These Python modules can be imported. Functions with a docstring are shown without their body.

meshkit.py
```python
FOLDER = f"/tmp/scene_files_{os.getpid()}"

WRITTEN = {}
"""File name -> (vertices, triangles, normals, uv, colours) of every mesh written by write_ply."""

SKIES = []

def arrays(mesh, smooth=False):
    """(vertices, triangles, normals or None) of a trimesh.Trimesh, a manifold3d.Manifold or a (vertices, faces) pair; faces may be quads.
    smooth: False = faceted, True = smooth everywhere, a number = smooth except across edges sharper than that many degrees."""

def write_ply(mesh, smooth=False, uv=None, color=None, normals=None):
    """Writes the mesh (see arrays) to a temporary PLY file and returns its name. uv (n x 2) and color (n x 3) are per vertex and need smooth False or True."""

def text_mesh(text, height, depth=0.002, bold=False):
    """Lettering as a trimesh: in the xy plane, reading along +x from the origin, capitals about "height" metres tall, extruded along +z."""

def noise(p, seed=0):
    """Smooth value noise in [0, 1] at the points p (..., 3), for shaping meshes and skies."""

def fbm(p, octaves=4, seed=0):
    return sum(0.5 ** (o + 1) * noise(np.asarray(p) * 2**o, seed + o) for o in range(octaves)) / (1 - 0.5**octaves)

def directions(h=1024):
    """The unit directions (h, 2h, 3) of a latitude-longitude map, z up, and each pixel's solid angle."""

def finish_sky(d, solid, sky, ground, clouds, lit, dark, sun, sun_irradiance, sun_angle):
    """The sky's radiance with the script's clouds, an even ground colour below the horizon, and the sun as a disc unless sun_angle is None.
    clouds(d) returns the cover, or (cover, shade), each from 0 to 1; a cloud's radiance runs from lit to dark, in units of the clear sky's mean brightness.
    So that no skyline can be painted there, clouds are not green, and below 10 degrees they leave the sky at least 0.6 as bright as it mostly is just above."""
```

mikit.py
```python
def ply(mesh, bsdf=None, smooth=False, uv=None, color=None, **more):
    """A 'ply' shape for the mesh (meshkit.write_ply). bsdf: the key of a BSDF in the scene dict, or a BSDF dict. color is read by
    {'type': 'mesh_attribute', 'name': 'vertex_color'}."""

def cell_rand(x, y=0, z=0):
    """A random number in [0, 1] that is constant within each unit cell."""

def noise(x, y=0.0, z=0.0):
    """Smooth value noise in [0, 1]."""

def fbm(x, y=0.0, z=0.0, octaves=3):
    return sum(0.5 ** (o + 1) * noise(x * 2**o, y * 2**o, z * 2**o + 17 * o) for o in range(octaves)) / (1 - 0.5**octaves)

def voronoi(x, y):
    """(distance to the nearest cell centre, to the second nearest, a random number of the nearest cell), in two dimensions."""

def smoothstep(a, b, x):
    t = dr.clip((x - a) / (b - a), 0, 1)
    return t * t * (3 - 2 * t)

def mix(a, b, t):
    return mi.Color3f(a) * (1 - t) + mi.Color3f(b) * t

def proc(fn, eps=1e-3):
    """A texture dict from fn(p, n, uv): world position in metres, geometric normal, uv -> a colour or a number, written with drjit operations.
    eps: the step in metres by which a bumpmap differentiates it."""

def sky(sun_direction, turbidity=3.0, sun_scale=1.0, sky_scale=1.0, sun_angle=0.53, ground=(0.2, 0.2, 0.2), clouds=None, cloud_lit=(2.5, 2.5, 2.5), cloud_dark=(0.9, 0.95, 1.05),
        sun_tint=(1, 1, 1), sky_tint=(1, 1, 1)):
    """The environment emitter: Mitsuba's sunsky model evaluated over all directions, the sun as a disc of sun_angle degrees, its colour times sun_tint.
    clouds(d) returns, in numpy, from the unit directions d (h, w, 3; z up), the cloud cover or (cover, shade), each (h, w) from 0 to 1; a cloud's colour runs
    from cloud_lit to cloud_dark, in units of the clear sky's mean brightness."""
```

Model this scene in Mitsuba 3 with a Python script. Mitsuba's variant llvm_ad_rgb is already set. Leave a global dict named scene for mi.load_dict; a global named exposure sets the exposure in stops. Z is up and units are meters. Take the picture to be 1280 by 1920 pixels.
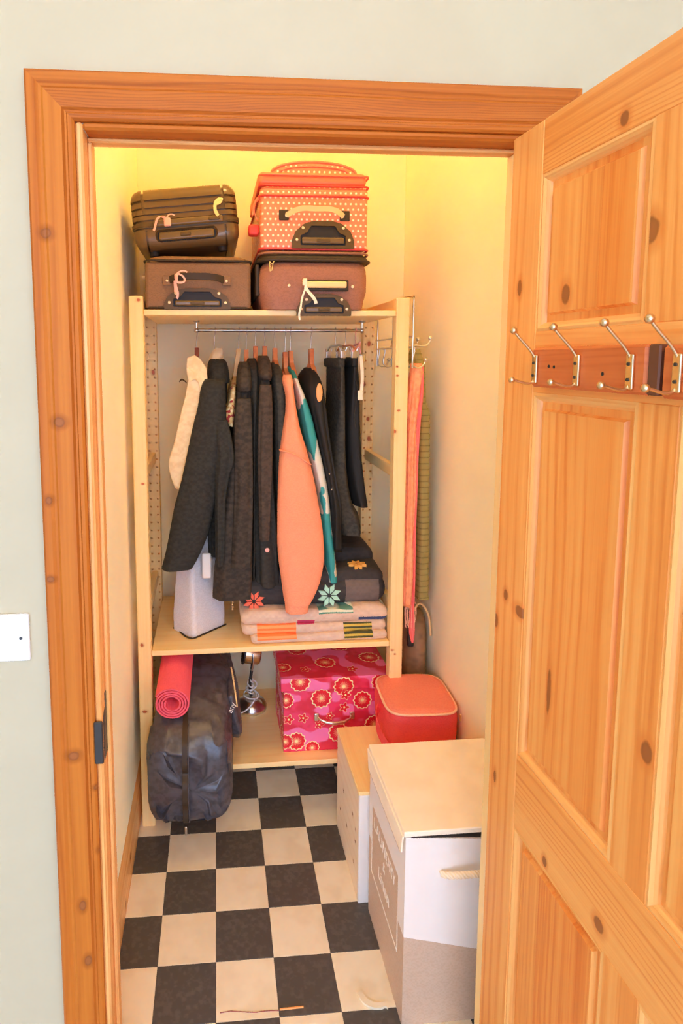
import math, random
import numpy as np, trimesh, mitsuba as mi, drjit as dr
import manifold3d as m3
from shapely.geometry import Polygon, Point, box as sbox
from shapely import affinity
import mikit, meshkit
from mikit import noise, fbm, smoothstep, mix, cell_rand, proc

T = mi.ScalarTransform4f
scene, labels = {}, {}
rng = random.Random(7)

# ------------------------------------------------------------------ camera, sky, exposure
exposure = 0.95
CAM = dict(f=1176.134, cx=500.313, cy=804.576, yaw=0.08601, pitch=-0.11128, roll=-0.00234, pos=(0.25859, -2.02363, 1.60041))
_cy, _sy = math.cos(CAM['yaw']), math.sin(CAM['yaw'])
_fw = np.array([_sy * math.cos(CAM['pitch']), _cy * math.cos(CAM['pitch']), math.sin(CAM['pitch'])])
_r = np.array([_cy, -_sy, 0.0]); _u = np.cross(_r, _fw)
_up = -math.sin(CAM['roll']) * _r + math.cos(CAM['roll']) * _u
scene['camera'] = {'type': 'perspective', 'fov': 2 * math.degrees(math.atan(640 / CAM['f'])), 'fov_axis': 'x',
                   'principal_point_offset_x': (640 - CAM['cx']) / 1280, 'principal_point_offset_y': (960 - CAM['cy']) / 1920,
                   'near_clip': 0.02, 'far_clip': 60.0,
                   'to_world': T().look_at(origin=list(CAM['pos']), target=list(np.array(CAM['pos']) + _fw), up=list(_up))}
SKY = (1.42, 1.90, 2.95)
HALL_FILL = (32.0, 21.5, 8.2)  # radiance of the added warm fill lamp in the hall
LAMP = (45.0, 31.5, 13.8)
LAMP_AT, LAMP_R = (0.50, -0.40, 2.72), 0.065
scene['sky'] = {'type': 'constant', 'radiance': {'type': 'rgb', 'value': list(SKY)}}


def lin(r, g=None, b=None):
    c = (r, g, b) if g is not None else r
    return [((x / 255) / 12.92 if x / 255 <= 0.04045 else ((x / 255 + 0.055) / 1.055) ** 2.4) for x in c]


# ------------------------------------------------------------------ materials
def mat(name, color, rough=0.6, **kw):
    col = color if isinstance(color, dict) else {'type': 'rgb', 'value': list(color)}
    scene[name] = {'type': 'twosided', 'b': {'type': 'principled', 'base_color': col, 'roughness': rough, **kw}}
    return name


# knots of the pine pieces: (board number, along the grain, across it, half length, half width)
KNOTS = [
    (1, 1.815, -0.022, .010, .010), (1, 1.35, -0.035, .008, .007), (1, 1.49, -0.012, .010, .011), (1, .79, 0.030, .006, .007), (1, 1.205, -0.038, .006, .008), (1, .66, 0.035, .008, .008),
    (1, .55, -0.004, .012, .007), (1, .43, 0.003, .012, .008), (1, .27, -.012, .008, .007), (1, .86, -.01, .01, .012),
    (2, .62, 2.055, .012, .005), (2, .75, 2.052, .009, .009), (2, .44, 2.062, .006, .006), (2, .12, 2.063, .02, .004), (2, .23, 2.055, .01, .006),
    (4, 1.724, .041, .016, .008), (4, 1.099, .006, .016, .008), (4, 1.162, .037, .012, .008), (4, .79, .024, .014, .005), (4, 1.15, .09, .012, .02),
    (5, .291, 1.918, .010, .012), (5, .337, .776, .012, .012), (5, .198, .758, .007, .010),
    (6, 1.70, .172, .018, .012), (7, 1.761, .353, .020, .016), (7, 1.09, .405, .018, .012), (8, .98, .335, .04, .006), (8, 1.05, .18, .045, .006),
    (10, 1.785, .030, .006, .007), (10, .655, .014, .007, .006), (10, .42, .018, .006, .009), (10, 1.2, .03, .004, .006),
    (11, 1.575, .862, .004, .005), (11, 1.545, .864, .004, .005), (11, 1.43, .87, .004, .006), (11, 1.36, .858, .007, .007), (11, .60, .865, .003, .006), (11, .585, .875, .003, .004), (11, .3, .87, .006, .006),
    (12, 1.55, .03, .012, .008), (13, 1.66, .88, .014, .008), (13, 1.5, .86, .012, .01), (13, 1.28, .885, .012, .008), (13, 1.36, .88, .01, .008),
    (14, -.22, .08, .014, .011), (14, -.34, .03, .012, .010),
    (15, -.2, .12, .008, .006), (15, -.28, .22, .008, .006), (15, -.32, .16, .007, .005), (15, -.15, .2, .007, .006), (15, -.32, .2, .006, .005), (15, -.3, .08, .006, .005), (15, -.1, .1, .006, .005),
]


def pine(light, mid, dark, knotc=(0.20, 0.062, 0.016), freq=42.0, contrast=1.0, staves=0.0):
    L, M, D, K = (mi.Color3f(*c) for c in (light, mid, dark, knotc))

    def fn(p, n, uv):
        u, v = uv.x, uv.y
        board = dr.floor((u + 3.5) / 7.0)
        seed = board * 13.7
        warp = 0.045 * noise(u * 1.1 + seed, v * 4.0, seed) + 0.020 * noise(u * 3.5 + seed, v * 9.0, seed + 3) + 0.004 * noise(u * 14.0, v * 40.0, seed + 4)
        s = (v + warp) * freq
        sp = noise(s * 0.35, seed, 1.0)
        ring = 0.5 + 0.5 * dr.sin(s * 6.2832 * (0.75 + 0.25 * sp) + 5.0 * noise(u * 0.8 + seed, v * 11.0, seed + 9))
        ring = ring * ring * ring
        fine = fbm(u * 6.0 + seed, v * 330.0, seed, 2)
        broad = noise(u * 0.9 + seed, v * 22.0, seed + 5)
        t = dr.clip(contrast * (0.30 * ring * (.4 + noise(u * 2.0, v * 12.0, seed + 8)) + 0.42 * fine + 0.55 * broad) - 0.22, 0, 1)
        c = mix(L, M, dr.clip(t * 1.7, 0, 1))
        c = mix(c, D, dr.clip((t - 0.5) * 1.4, 0, 1) * 0.7)
        if staves:
            sid = dr.floor(v / 0.068 + 0.35)
            c = c * (1.0 - staves * cell_rand(sid, board, 3) * mi.Color3f(0.25, 0.8, 1.2))
        for (bn, ku, kv, a, b) in KNOTS:
            du, dv = (u - 7.0 * bn - ku) / a, (v - kv) / b
            d = dr.sqrt(du * du + dv * dv) + 0.14 * (noise(u * 120.0, v * 120.0, 2.0) - 0.5)
            c = mix(c, mix(M, D, 0.7), 0.6 * (1 - smoothstep(0.9, 2.0, d)))
            c = mix(c, K, 0.75 * (1 - smoothstep(0.7, 1.0, d)))
            c = mix(c, K * 1.8, 0.7 * (1 - smoothstep(0.4, 0.85, d)))
        return c
    return proc(fn)


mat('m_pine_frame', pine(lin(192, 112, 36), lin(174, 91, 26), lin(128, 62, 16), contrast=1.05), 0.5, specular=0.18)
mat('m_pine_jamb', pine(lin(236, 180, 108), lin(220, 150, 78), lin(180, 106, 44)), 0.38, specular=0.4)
mat('m_pine_door', pine(lin(246, 178, 98), lin(236, 152, 72), lin(204, 102, 34), contrast=1.15), 0.36, specular=0.4)
mat('m_pine_panel', pine(lin(248, 186, 104), lin(240, 160, 78), lin(204, 98, 34), staves=.42, contrast=1.2), 0.36, specular=0.4)
mat('m_pine_bead', pine(lin(242, 184, 108), lin(230, 158, 80), lin(196, 108, 44)), 0.36, specular=0.4)
mat('m_pine_rack', pine(lin(252, 218, 150), lin(246, 202, 128), lin(224, 164, 88), knotc=lin(150, 62, 26), contrast=.7, freq=30), 0.45)
mat('m_pine_chest', pine(lin(246, 224, 186), lin(238, 208, 164), lin(214, 172, 120), knotc=lin(110, 70, 40), contrast=.7, freq=26), 0.55)
mat('m_board_red', pine(lin(206, 112, 56), lin(190, 90, 40), lin(150, 60, 24), freq=30, contrast=.8), 0.4)


def paint(c, amount=.03):
    return proc(lambda p, n, uv: mi.Color3f(*c) * (1 - amount + 2 * amount * fbm(p.x * 9, p.y * 9, p.z * 9, 3)))


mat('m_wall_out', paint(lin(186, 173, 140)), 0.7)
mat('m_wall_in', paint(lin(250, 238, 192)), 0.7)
mat('m_dark_end', lin(96, 54, 34), 0.5)
mat('m_ceiling', lin(240, 236, 225), 0.8)
mat('m_carpet', lin(196, 194, 192), 0.9)


def speck(c1, c2, s=60, lo=.35, hi=.75, streak=1.0):
    a, b = mi.Color3f(*c1), mi.Color3f(*c2)
    return proc(lambda p, n, uv: mix(a, b, smoothstep(lo, hi, fbm(p.x * s, p.y * s * streak, p.z * s, 3))))


mat('m_tile_cream', speck(lin(244, 229, 194), lin(236, 219, 182), 18), 0.4, specular=.4)
mat('m_tile_black', speck(lin(76, 73, 69), lin(87, 83, 78), 90, .4, .8), 0.42, specular=.4)
mat('m_grout', lin(150, 110, 90), 0.9)
mat('m_plastic_white', lin(240, 238, 236), 0.3)
mat('m_black_metal', lin(44, 42, 40), 0.4)
mat('m_chrome', lin(225, 222, 215), 0.18, metallic=1.0)
mat('m_steel', lin(205, 198, 185), 0.28, metallic=1.0)
mat('m_brass', lin(226, 196, 150), 0.25, metallic=1.0)
mat('m_wood_hanger', speck(lin(234, 142, 82), lin(216, 116, 60), 40, streak=.1), 0.35)
mat('m_wood_hanger_dark', lin(140, 62, 28), 0.35)
mat('m_wood_hanger_pale', lin(232, 178, 104), 0.4)
mat('m_case_brown', speck(lin(132, 98, 68), lin(120, 88, 60), 300), 0.7)
mat('m_case_maroon', speck(lin(156, 104, 80), lin(144, 96, 72), 260), 0.7)
mat('m_hard_bronze', lin(106, 82, 50), 0.26, metallic=.2, clearcoat=.6)
mat('m_case_black', lin(62, 50, 36), 0.5, specular=.25)
mat('m_trolley_plate', lin(92, 72, 42), 0.45, specular=.25)
mat('m_trolley_grip', lin(110, 88, 56), 0.28)
mat('m_void', lin(30, 24, 20), 0.6)
mat('m_rivet', lin(240, 215, 170), 0.25)
mat('m_pink_trim', lin(240, 122, 90), 0.4)
mat('m_red_trim', lin(222, 66, 56), 0.45)
mat('m_cream_web', lin(246, 208, 140), 0.6)
mat('m_ribbon_pink', lin(244, 178, 158), 0.6)
mat('m_ribbon_cream', lin(248, 228, 190), 0.6)


def dots(p, n, uv):
    k = 1 / 0.0165
    a = dr.select(dr.abs(n.y) > .6, p.x, dr.select(dr.abs(n.x) > .6, p.y, p.x)) * k
    b = dr.select(dr.abs(n.z) > .7, p.y, p.z) * k
    row = dr.floor(b)
    a = a + 0.5 * (row - 2 * dr.floor(row / 2))
    d = dr.sqrt(dr.square(a - dr.floor(a) - .5) + dr.square(b - row - .5))
    return mix(lin(255, 240, 205), lin(242, 140, 104), smoothstep(.16, .24, d))


mat('m_polka', proc(dots), 0.35)


def cloth(name, c1, c2, s=140, sheen=.4, **kw):
    return mat(name, speck(c1, c2, s, .3, .7), 0.85, sheen=sheen, **kw)


cloth('m_cream_cloth', lin(246, 220, 172), lin(234, 202, 150), 60)
cloth('m_green_black', lin(42, 43, 38), lin(33, 33, 30), 120, .15)
cloth('m_brown_black', lin(62, 53, 42), lin(46, 40, 33), 90, .15)
cloth('m_dark_brown', lin(72, 58, 46), lin(56, 46, 37), 90, .15)
cloth('m_charcoal', lin(52, 48, 39), lin(42, 39, 33), 120, .15)
cloth('m_peach', lin(243, 154, 110), lin(238, 145, 102), 260)
cloth('m_grey_cloth', lin(66, 62, 50), lin(52, 49, 41), 120, .15)
mat('m_black_cloth', lin(28, 26, 22), 0.75, sheen=.15)


def teal(p, n, uv):
    q = fbm(p.x * 16 + p.y * 9, p.z * 11, p.y * 5, 3)
    e = noise(p.x * 60, p.z * 60, p.y * 60) * .05
    return mix(lin(222, 214, 188), lin(52, 148, 138), smoothstep(.485, .50, q + e - .02))


mat('m_teal_print', proc(teal), 0.7)


def floral(p, n, uv):
    q, q2, r = mikit.voronoi(p.z * 120 + p.y * 60, p.x * 120 + p.y * 40)
    c = mix(lin(232, 190, 120), lin(176, 52, 44), smoothstep(.5, .55, r))
    return mix(c, lin(250, 226, 170), smoothstep(.75, .8, r))


mat('m_floral', proc(floral), 0.7)
cloth('m_silver', lin(226, 222, 220), lin(216, 212, 210), 240, 0)


def blanket(p, n, uv):
    base = mix(lin(226, 196, 166), lin(206, 172, 146), fbm(p.x * 90, p.y * 90, p.z * 90, 2))
    s = p.z * 1000.0

    def band(c, x0, x1, z0, z1, col):
        return mix(c, col, dr.select((p.x > x0) & (p.x < x1) & (s > z0) & (s < z1), mi.Float(1), mi.Float(0)))

    def stripes(c, x0, x1, z0, z1, a, b, per):
        f = s / per - dr.floor(s / per)
        inside = dr.select((p.x > x0) & (p.x < x1) & (s > z0) & (s < z1), mi.Float(1), mi.Float(0))
        return mix(c, mix(a, b, smoothstep(.4, .55, f)), inside)
    c = stripes(base, .40, .535, 648, 694, lin(250, 128, 62), lin(244, 160, 96), 15)
    c = stripes(c, .70, .80, 642, 690, lin(74, 72, 40), lin(206, 174, 74), 14)
    c = stripes(c, .615, .735, 724, 760, lin(236, 232, 200), lin(92, 140, 124), 13)
    c = band(c, .54, .60, 690, 705, mi.Color3f(*lin(196, 62, 92)))
    c = band(c, .755, .90, 696, 708, mi.Color3f(*lin(64, 74, 112)))
    return c


mat('m_blanket', proc(blanket), 0.9, sheen=.5)


def darkblanket(p, n, uv):
    c = mix(lin(62, 56, 52), lin(48, 44, 43), fbm(p.x * 90, p.y * 90, p.z * 90, 2))
    inside = dr.select((p.x > .715) & (p.x < .835) & (p.z > .735) & (p.z < .828) & (p.y < .14), mi.Float(1), mi.Float(0))
    return mix(c, mix(lin(118, 102, 92), lin(102, 88, 80), fbm(p.x * 90, 0, p.z * 90, 2)), inside)


mat('m_blanket_dark', proc(darkblanket), 0.9, sheen=.5)
mat('m_star_coral', lin(236, 108, 78), 0.8)
mat('m_star_mint', lin(176, 222, 190), 0.8)
mat('m_star_gold', lin(240, 176, 84), 0.8)

FLOW = [(.552, .474, .036, 0), (.707, .450, .036, 0), (.628, .407, .036, 0), (.776, .393, .033, 0), (.503, .405, .028, 0), (.564, .336, .021, 1), (.715, .415, .021, 1), (.711, .369, .021, 1), (.540, .250, .034, 0), (.500, .250, .028, 0), (.597, .222, .026, 0), (.622, .308, .019, 1), (.691, .275, .036, 0), (.512, .333, .021, 1), (.82, .30, .034, 0), (.84, .46, .034, 0), (.76, .25, .02, 1), (.66, .34, .016, 1)]
FLOWTOP = [(.66, .155, .038, 0), (.83, .18, .038, 0), (.50, .13, .03, 0), (.57, .26, .036, 0), (.74, .28, .036, 0), (.75, .10, .022, 1), (.58, .11, .022, 1)]


def flowers(p, n, uv):
    top = dr.abs(n.z) > .7
    a = dr.select(dr.abs(n.x) > .7, p.y + .44, p.x)
    b = p.z
    c = mix(lin(236, 58, 96), lin(216, 40, 62), smoothstep(.4, .6, fbm(p.x * 18, p.y * 18, p.z * 18, 3)))
    c = mix(c, lin(246, 116, 160), smoothstep(.55, .66, noise(p.x * 22 + 5, p.y * 22, p.z * 22)))
    for src, uu, vv, m in ((FLOW, a, b, ~top), (FLOWTOP, p.x, p.y, top)):
        for (fx, fz, r, kind) in src:
            x, y = uu - fx, vv - fz
            d = dr.sqrt(x * x + y * y) / r
            ang = dr.atan2(y, x)
            k = 12.0 if kind == 0 else 5.0
            e = d - (0.93 + (0.06 if kind == 0 else .28) * dr.cos(k * ang)) * (1 if kind == 0 else .75)
            inn = dr.select(m, 1 - smoothstep(-.02, .02, e), mi.Float(0))
            c = mix(c, lin(220, 30, 44), inn)
            if kind == 0:
                c = mix(c, lin(252, 160, 120), inn * (1 - smoothstep(.28, .5, d + .12 * dr.cos(ang * 16))) * .8)
            c = mix(c, lin(252, 226, 150), inn * (1 - smoothstep(.12, .22, d)))
            ring = dr.select(m, (1 - smoothstep(.03, .09, dr.abs(e))), mi.Float(0))
            c = mix(c, lin(252, 214, 160), ring * (1.0 if kind == 0 else .7))
    return c


mat('m_flowers', proc(flowers), 0.35, clearcoat=.3)
mat('m_yoga', speck(lin(244, 98, 112), lin(238, 88, 104), 300), 0.75)
mat('m_bag_black', speck(lin(72, 70, 76), lin(58, 56, 60), 60), 0.36, specular=.7)
mat('m_coral', speck(lin(232, 76, 76), lin(226, 68, 68), 260), 0.55)
mat('m_coral_lid', speck(lin(242, 138, 112), lin(238, 128, 104), 260), 0.65)
mat('m_piping', lin(252, 196, 160), 0.4)
mat('m_kraft', speck(lin(202, 174, 146), lin(196, 167, 138), 260), 0.75)
mat('m_carton_white', lin(238, 228, 214), 0.6)
mat('m_carton_lid', speck(lin(250, 234, 204), lin(246, 228, 196), 20), 0.65)
mat('m_print_white', lin(244, 232, 214), 0.7)
mat('m_rope', lin(238, 214, 176), 0.8)
mat('m_scarf_peach', speck(lin(246, 168, 118), lin(232, 144, 100), 90), 0.8, sheen=.4)
mat('m_scarf_pink', lin(240, 116, 108), 0.8, sheen=.4)


def olive(p, n, uv):
    f = p.z / .021 - dr.floor(p.z / .021)
    return mix(lin(166, 152, 86), lin(134, 124, 66), smoothstep(.35, .5, dr.abs(f - .5)) + .3 * noise(p.x * 90, p.y * 90, p.z * 30))


mat('m_olive', proc(olive), 0.85)
mat('m_brown_bag', speck(lin(150, 118, 80), lin(126, 98, 66), 30), 0.6)
mat('m_lamp_copper', lin(210, 170, 130), 0.2, metallic=1.0)
mat('m_cord', lin(246, 245, 240), 0.7)
mat('m_splinter', lin(240, 160, 90), 0.5)
mat('m_clip_pink', lin(244, 168, 148), 0.4)


# ------------------------------------------------------------------ mesh helpers
def key_for(name, parent=None):
    base = f'{parent}__{name}' if parent else name
    k, i = base, 0
    taken = lambda q: q in scene or q in labels or any(z.startswith(q + '__') for z in scene)
    while taken(k):
        i += 1
        k = f'{base}_{i:03d}'
    return k


def put(name, mesh, bsdf, parent=None, smooth=False, to=None, uv=None, label=None, category=None, group=None, kind=None, **kw):
    k = key_for(name, parent)
    s = mesh if isinstance(mesh, dict) else mikit.ply(mesh, bsdf, smooth=smooth, uv=uv, **kw)
    if to is not None:
        s = {**s, 'to_world': to}
    scene[k] = s
    tag(k, label, category, group, kind)
    return k


def tag(k, label=None, category=None, group=None, kind=None):
    d = {a: b for a, b in (('label', label), ('category', category), ('group', group), ('kind', kind)) if b}
    if d:
        labels[k] = {**labels.get(k, {}), **d}
    return k


def thing(name, label, category, group=None, kind=None):
    k = key_for(name)
    return tag(k, label, category, group, kind)


def hullbox(x0, x1, y0, y1, z0, z1, c=.002):
    """A box with chamfered edges."""
    pts = []
    c = min(c, (x1 - x0) / 2.01, (y1 - y0) / 2.01, (z1 - z0) / 2.01)
    for X, sx in ((x0, 1), (x1, -1)):
        for Y, sy in ((y0, 1), (y1, -1)):
            for Z, sz in ((z0, 1), (z1, -1)):
                pts += [(X, Y + sy * c, Z + sz * c), (X + sx * c, Y, Z + sz * c), (X + sx * c, Y + sy * c, Z)]
    return trimesh.convex.convex_hull(np.array(pts))


def wooduv(mesh, axis, board):
    """Flat-shaded mesh with uv in metres: u along the grain axis, v across."""
    tri = mesh.vertices[mesh.faces]
    n = np.abs(mesh.face_normals).copy()
    n[:, axis] = n[:, axis] * .6
    dom = n.argmax(1)
    v = tri.reshape(-1, 3)
    domv = np.repeat(dom, 3)
    others = [[a for a in (0, 1, 2) if a != axis and a != dd] for dd in (0, 1, 2)]
    across = np.array([v[i, others[domv[i]][0]] for i in range(len(v))])
    # a small shift per face direction so that neighbouring faces do not mirror each other
    uv = np.stack([v[:, axis] + 7.0 * board, across + .013 * domv * 0], 1)
    end = domv == axis
    uv[end, 0] = 7.0 * board + 3.0
    return trimesh.Trimesh(v, np.arange(len(v)).reshape(-1, 3), process=False), uv


def wood(name, mesh, bsdf, axis, board, parent=None, to=None, **kw):
    m, uv = wooduv(mesh, axis, board)
    return put(name, m, bsdf, parent, smooth=False, uv=uv, to=to, **kw)


def rbox(x0, x1, y0, y1, z0, z1, r, seg=20):
    r = min(r, (x1 - x0) / 2.02, (y1 - y0) / 2.02, (z1 - z0) / 2.02)
    s = m3.Manifold.sphere(r, seg)
    return m3.Manifold.batch_hull([s.translate((x, y, z)) for x in (x0 + r, x1 - r) for y in (y0 + r, y1 - r) for z in (z0 + r, z1 - r)])


def tm(man):
    m = man.to_mesh()
    return trimesh.Trimesh(m.vert_properties[:, :3], m.tri_verts, process=False)


def extrude(poly, h, plane='xz', at=0.0):
    """Polygon extruded: plane xz -> thickness along +y from at; yz -> along +x; xy -> along +z."""
    parts = [trimesh.creation.extrude_polygon(g, h, engine='earcut') for g in getattr(poly, 'geoms', [poly])]
    m = trimesh.util.concatenate(parts)
    v = m.vertices.copy()
    if plane == 'xz':
        m.vertices = np.stack([v[:, 0], at + h - v[:, 2], v[:, 1]], 1)
    elif plane == 'yz':
        m.vertices = np.stack([at + v[:, 2], v[:, 0], v[:, 1]], 1)
    else:
        m.vertices = v + [0, 0, at]
    if m.volume < 0:
        m.invert()
    return m


def tube(pts, r, sides=10, sub=0):
    p = np.asarray(pts, float)
    if sub:
        from scipy.interpolate import CubicSpline
        t = np.r_[0, np.cumsum(np.linalg.norm(np.diff(p, axis=0), axis=1))]
        p = CubicSpline(t, p)(np.linspace(0, t[-1], sub))
    n = len(p)
    rr = np.broadcast_to(r, (n,)) if np.ndim(r) else np.full(n, r)
    t = np.gradient(p, axis=0)
    t /= np.linalg.norm(t, axis=1, keepdims=True) + 1e-12
    a = np.cross(t[0], [0, 0, 1.0] if abs(t[0][2]) < .9 else [1.0, 0, 0]); a /= np.linalg.norm(a)
    vs = []
    for i in range(n):
        a = a - (a @ t[i]) * t[i]; a /= np.linalg.norm(a)
        b = np.cross(t[i], a)
        ang = np.arange(sides) * 2 * np.pi / sides
        vs.append(p[i] + rr[i] * (np.cos(ang)[:, None] * a + np.sin(ang)[:, None] * b))
    v = np.vstack(vs + [p[:1], p[-1:]])
    f = []
    for i in range(n - 1):
        for j in range(sides):
            k = (j + 1) % sides
            f += [(i * sides + j, i * sides + k, (i + 1) * sides + k), (i * sides + j, (i + 1) * sides + k, (i + 1) * sides + j)]
    c0, c1 = n * sides, n * sides + 1
    for j in range(sides):
        k = (j + 1) % sides
        f += [(c0, k, j), (c1, (n - 1) * sides + j, (n - 1) * sides + k)]
    m = trimesh.Trimesh(v, f, process=False)
    if m.volume < 0:
        m.invert()
    return m


def ribbon(pts, w, t=.0012, axis=(1, 0, 0), sub=24):
    """A thin flat band along a curve, its width along axis."""
    from scipy.interpolate import CubicSpline
    p = np.asarray(pts, float)
    s = np.r_[0, np.cumsum(np.linalg.norm(np.diff(p, axis=0), axis=1))]
    p = CubicSpline(s, p)(np.linspace(0, s[-1], sub))
    d = np.gradient(p, axis=0); d /= np.linalg.norm(d, axis=1, keepdims=True)
    ax = np.asarray(axis, float)
    a = ax - (d @ ax)[:, None] * d; a /= np.linalg.norm(a, axis=1, keepdims=True) + 1e-9
    b = np.cross(d, a)
    ring = np.stack([p - a * w / 2 - b * t / 2, p + a * w / 2 - b * t / 2, p + a * w / 2 + b * t / 2, p - a * w / 2 + b * t / 2], 1)
    v = ring.reshape(-1, 3); f = []
    for i in range(len(p) - 1):
        for j in range(4):
            k = (j + 1) % 4
            f += [(i * 4 + j, i * 4 + k, i * 4 + 4 + k), (i * 4 + j, i * 4 + 4 + k, i * 4 + 4 + j)]
    e = (len(p) - 1) * 4
    f += [(0, 2, 1), (0, 3, 2), (e, e + 1, e + 2), (e, e + 2, e + 3)]
    m = trimesh.Trimesh(v, f, process=False)
    if m.volume < 0:
        m.invert()
    return m


def loft(rows, n=48, levels=40, p=.75, fold=0.0, k=7, seed=0, foldtop=.15, dome=0.0):
    """rows: (z, xl, xr, yc, hy) from top to bottom: a closed body of flattened round cross-sections with hanging folds."""
    from scipy.interpolate import PchipInterpolator
    r = np.array(sorted(rows, key=lambda q: -q[0]), float)
    s = -r[:, 0]
    zs = np.linspace(s[0], s[-1], levels)
    z = -zs
    xl, xr, yc, hy = (PchipInterpolator(s, r[:, i])(zs) for i in (1, 2, 3, 4))
    th = np.arange(n) * 2 * np.pi / n
    c, sn = np.cos(th), np.sin(th)
    cx, sy = np.sign(c) * np.abs(c) ** p, np.sign(sn) * np.abs(sn) ** p
    amp = fold * np.clip((z[0] - z) / foldtop, 0.1, 1)
    grid = []
    for i in range(levels):
        hx = (xr[i] - xl[i]) / 2
        ph = 2.2 * meshkit.noise(np.array([[z[i] * 3.1, seed, 0.5]]))[0] * np.pi
        q = np.stack([np.cos(th) * 1.7 + seed, np.sin(th) * 1.7, np.full(n, z[i] * 6)], 1)
        wob = (np.sin(k * th + ph) * .6 + (meshkit.noise(q, seed) - .5) * 1.8) * amp[i]
        X = (xl[i] + xr[i]) / 2 + (hx + wob * .45) * cx
        Y = yc[i] + (hy[i] + wob) * sy
        grid.append(np.stack([X, Y, np.full(n, z[i]) + (meshkit.noise(q * 1.4, seed + 3) - .5) * fold * (1.2 if i == levels - 1 else .4)], 1))
    v = np.vstack(grid + [[[(xl[0] + xr[0]) / 2, yc[0], z[0] + dome]], [[(xl[-1] + xr[-1]) / 2, yc[-1], z[-1] + .004]]])
    f = []
    for i in range(levels - 1):
        for j in range(n):
            kk = (j + 1) % n
            f += [(i * n + j, (i + 1) * n + j, (i + 1) * n + kk), (i * n + j, (i + 1) * n + kk, i * n + kk)]
    t, b = levels * n, levels * n + 1
    for j in range(n):
        kk = (j + 1) % n
        f += [(t, j, kk), (b, (levels - 1) * n + kk, (levels - 1) * n + j)]
    m = trimesh.Trimesh(v, f, process=False)
    if m.volume < 0:
        m.invert()
    return m


def lathe(profile, at=(0, 0, 0), n=32):
    m = trimesh.creation.revolve(np.array(profile), sections=n)
    m.apply_translation(at)
    if m.volume < 0:
        m.invert()
    return m


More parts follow.
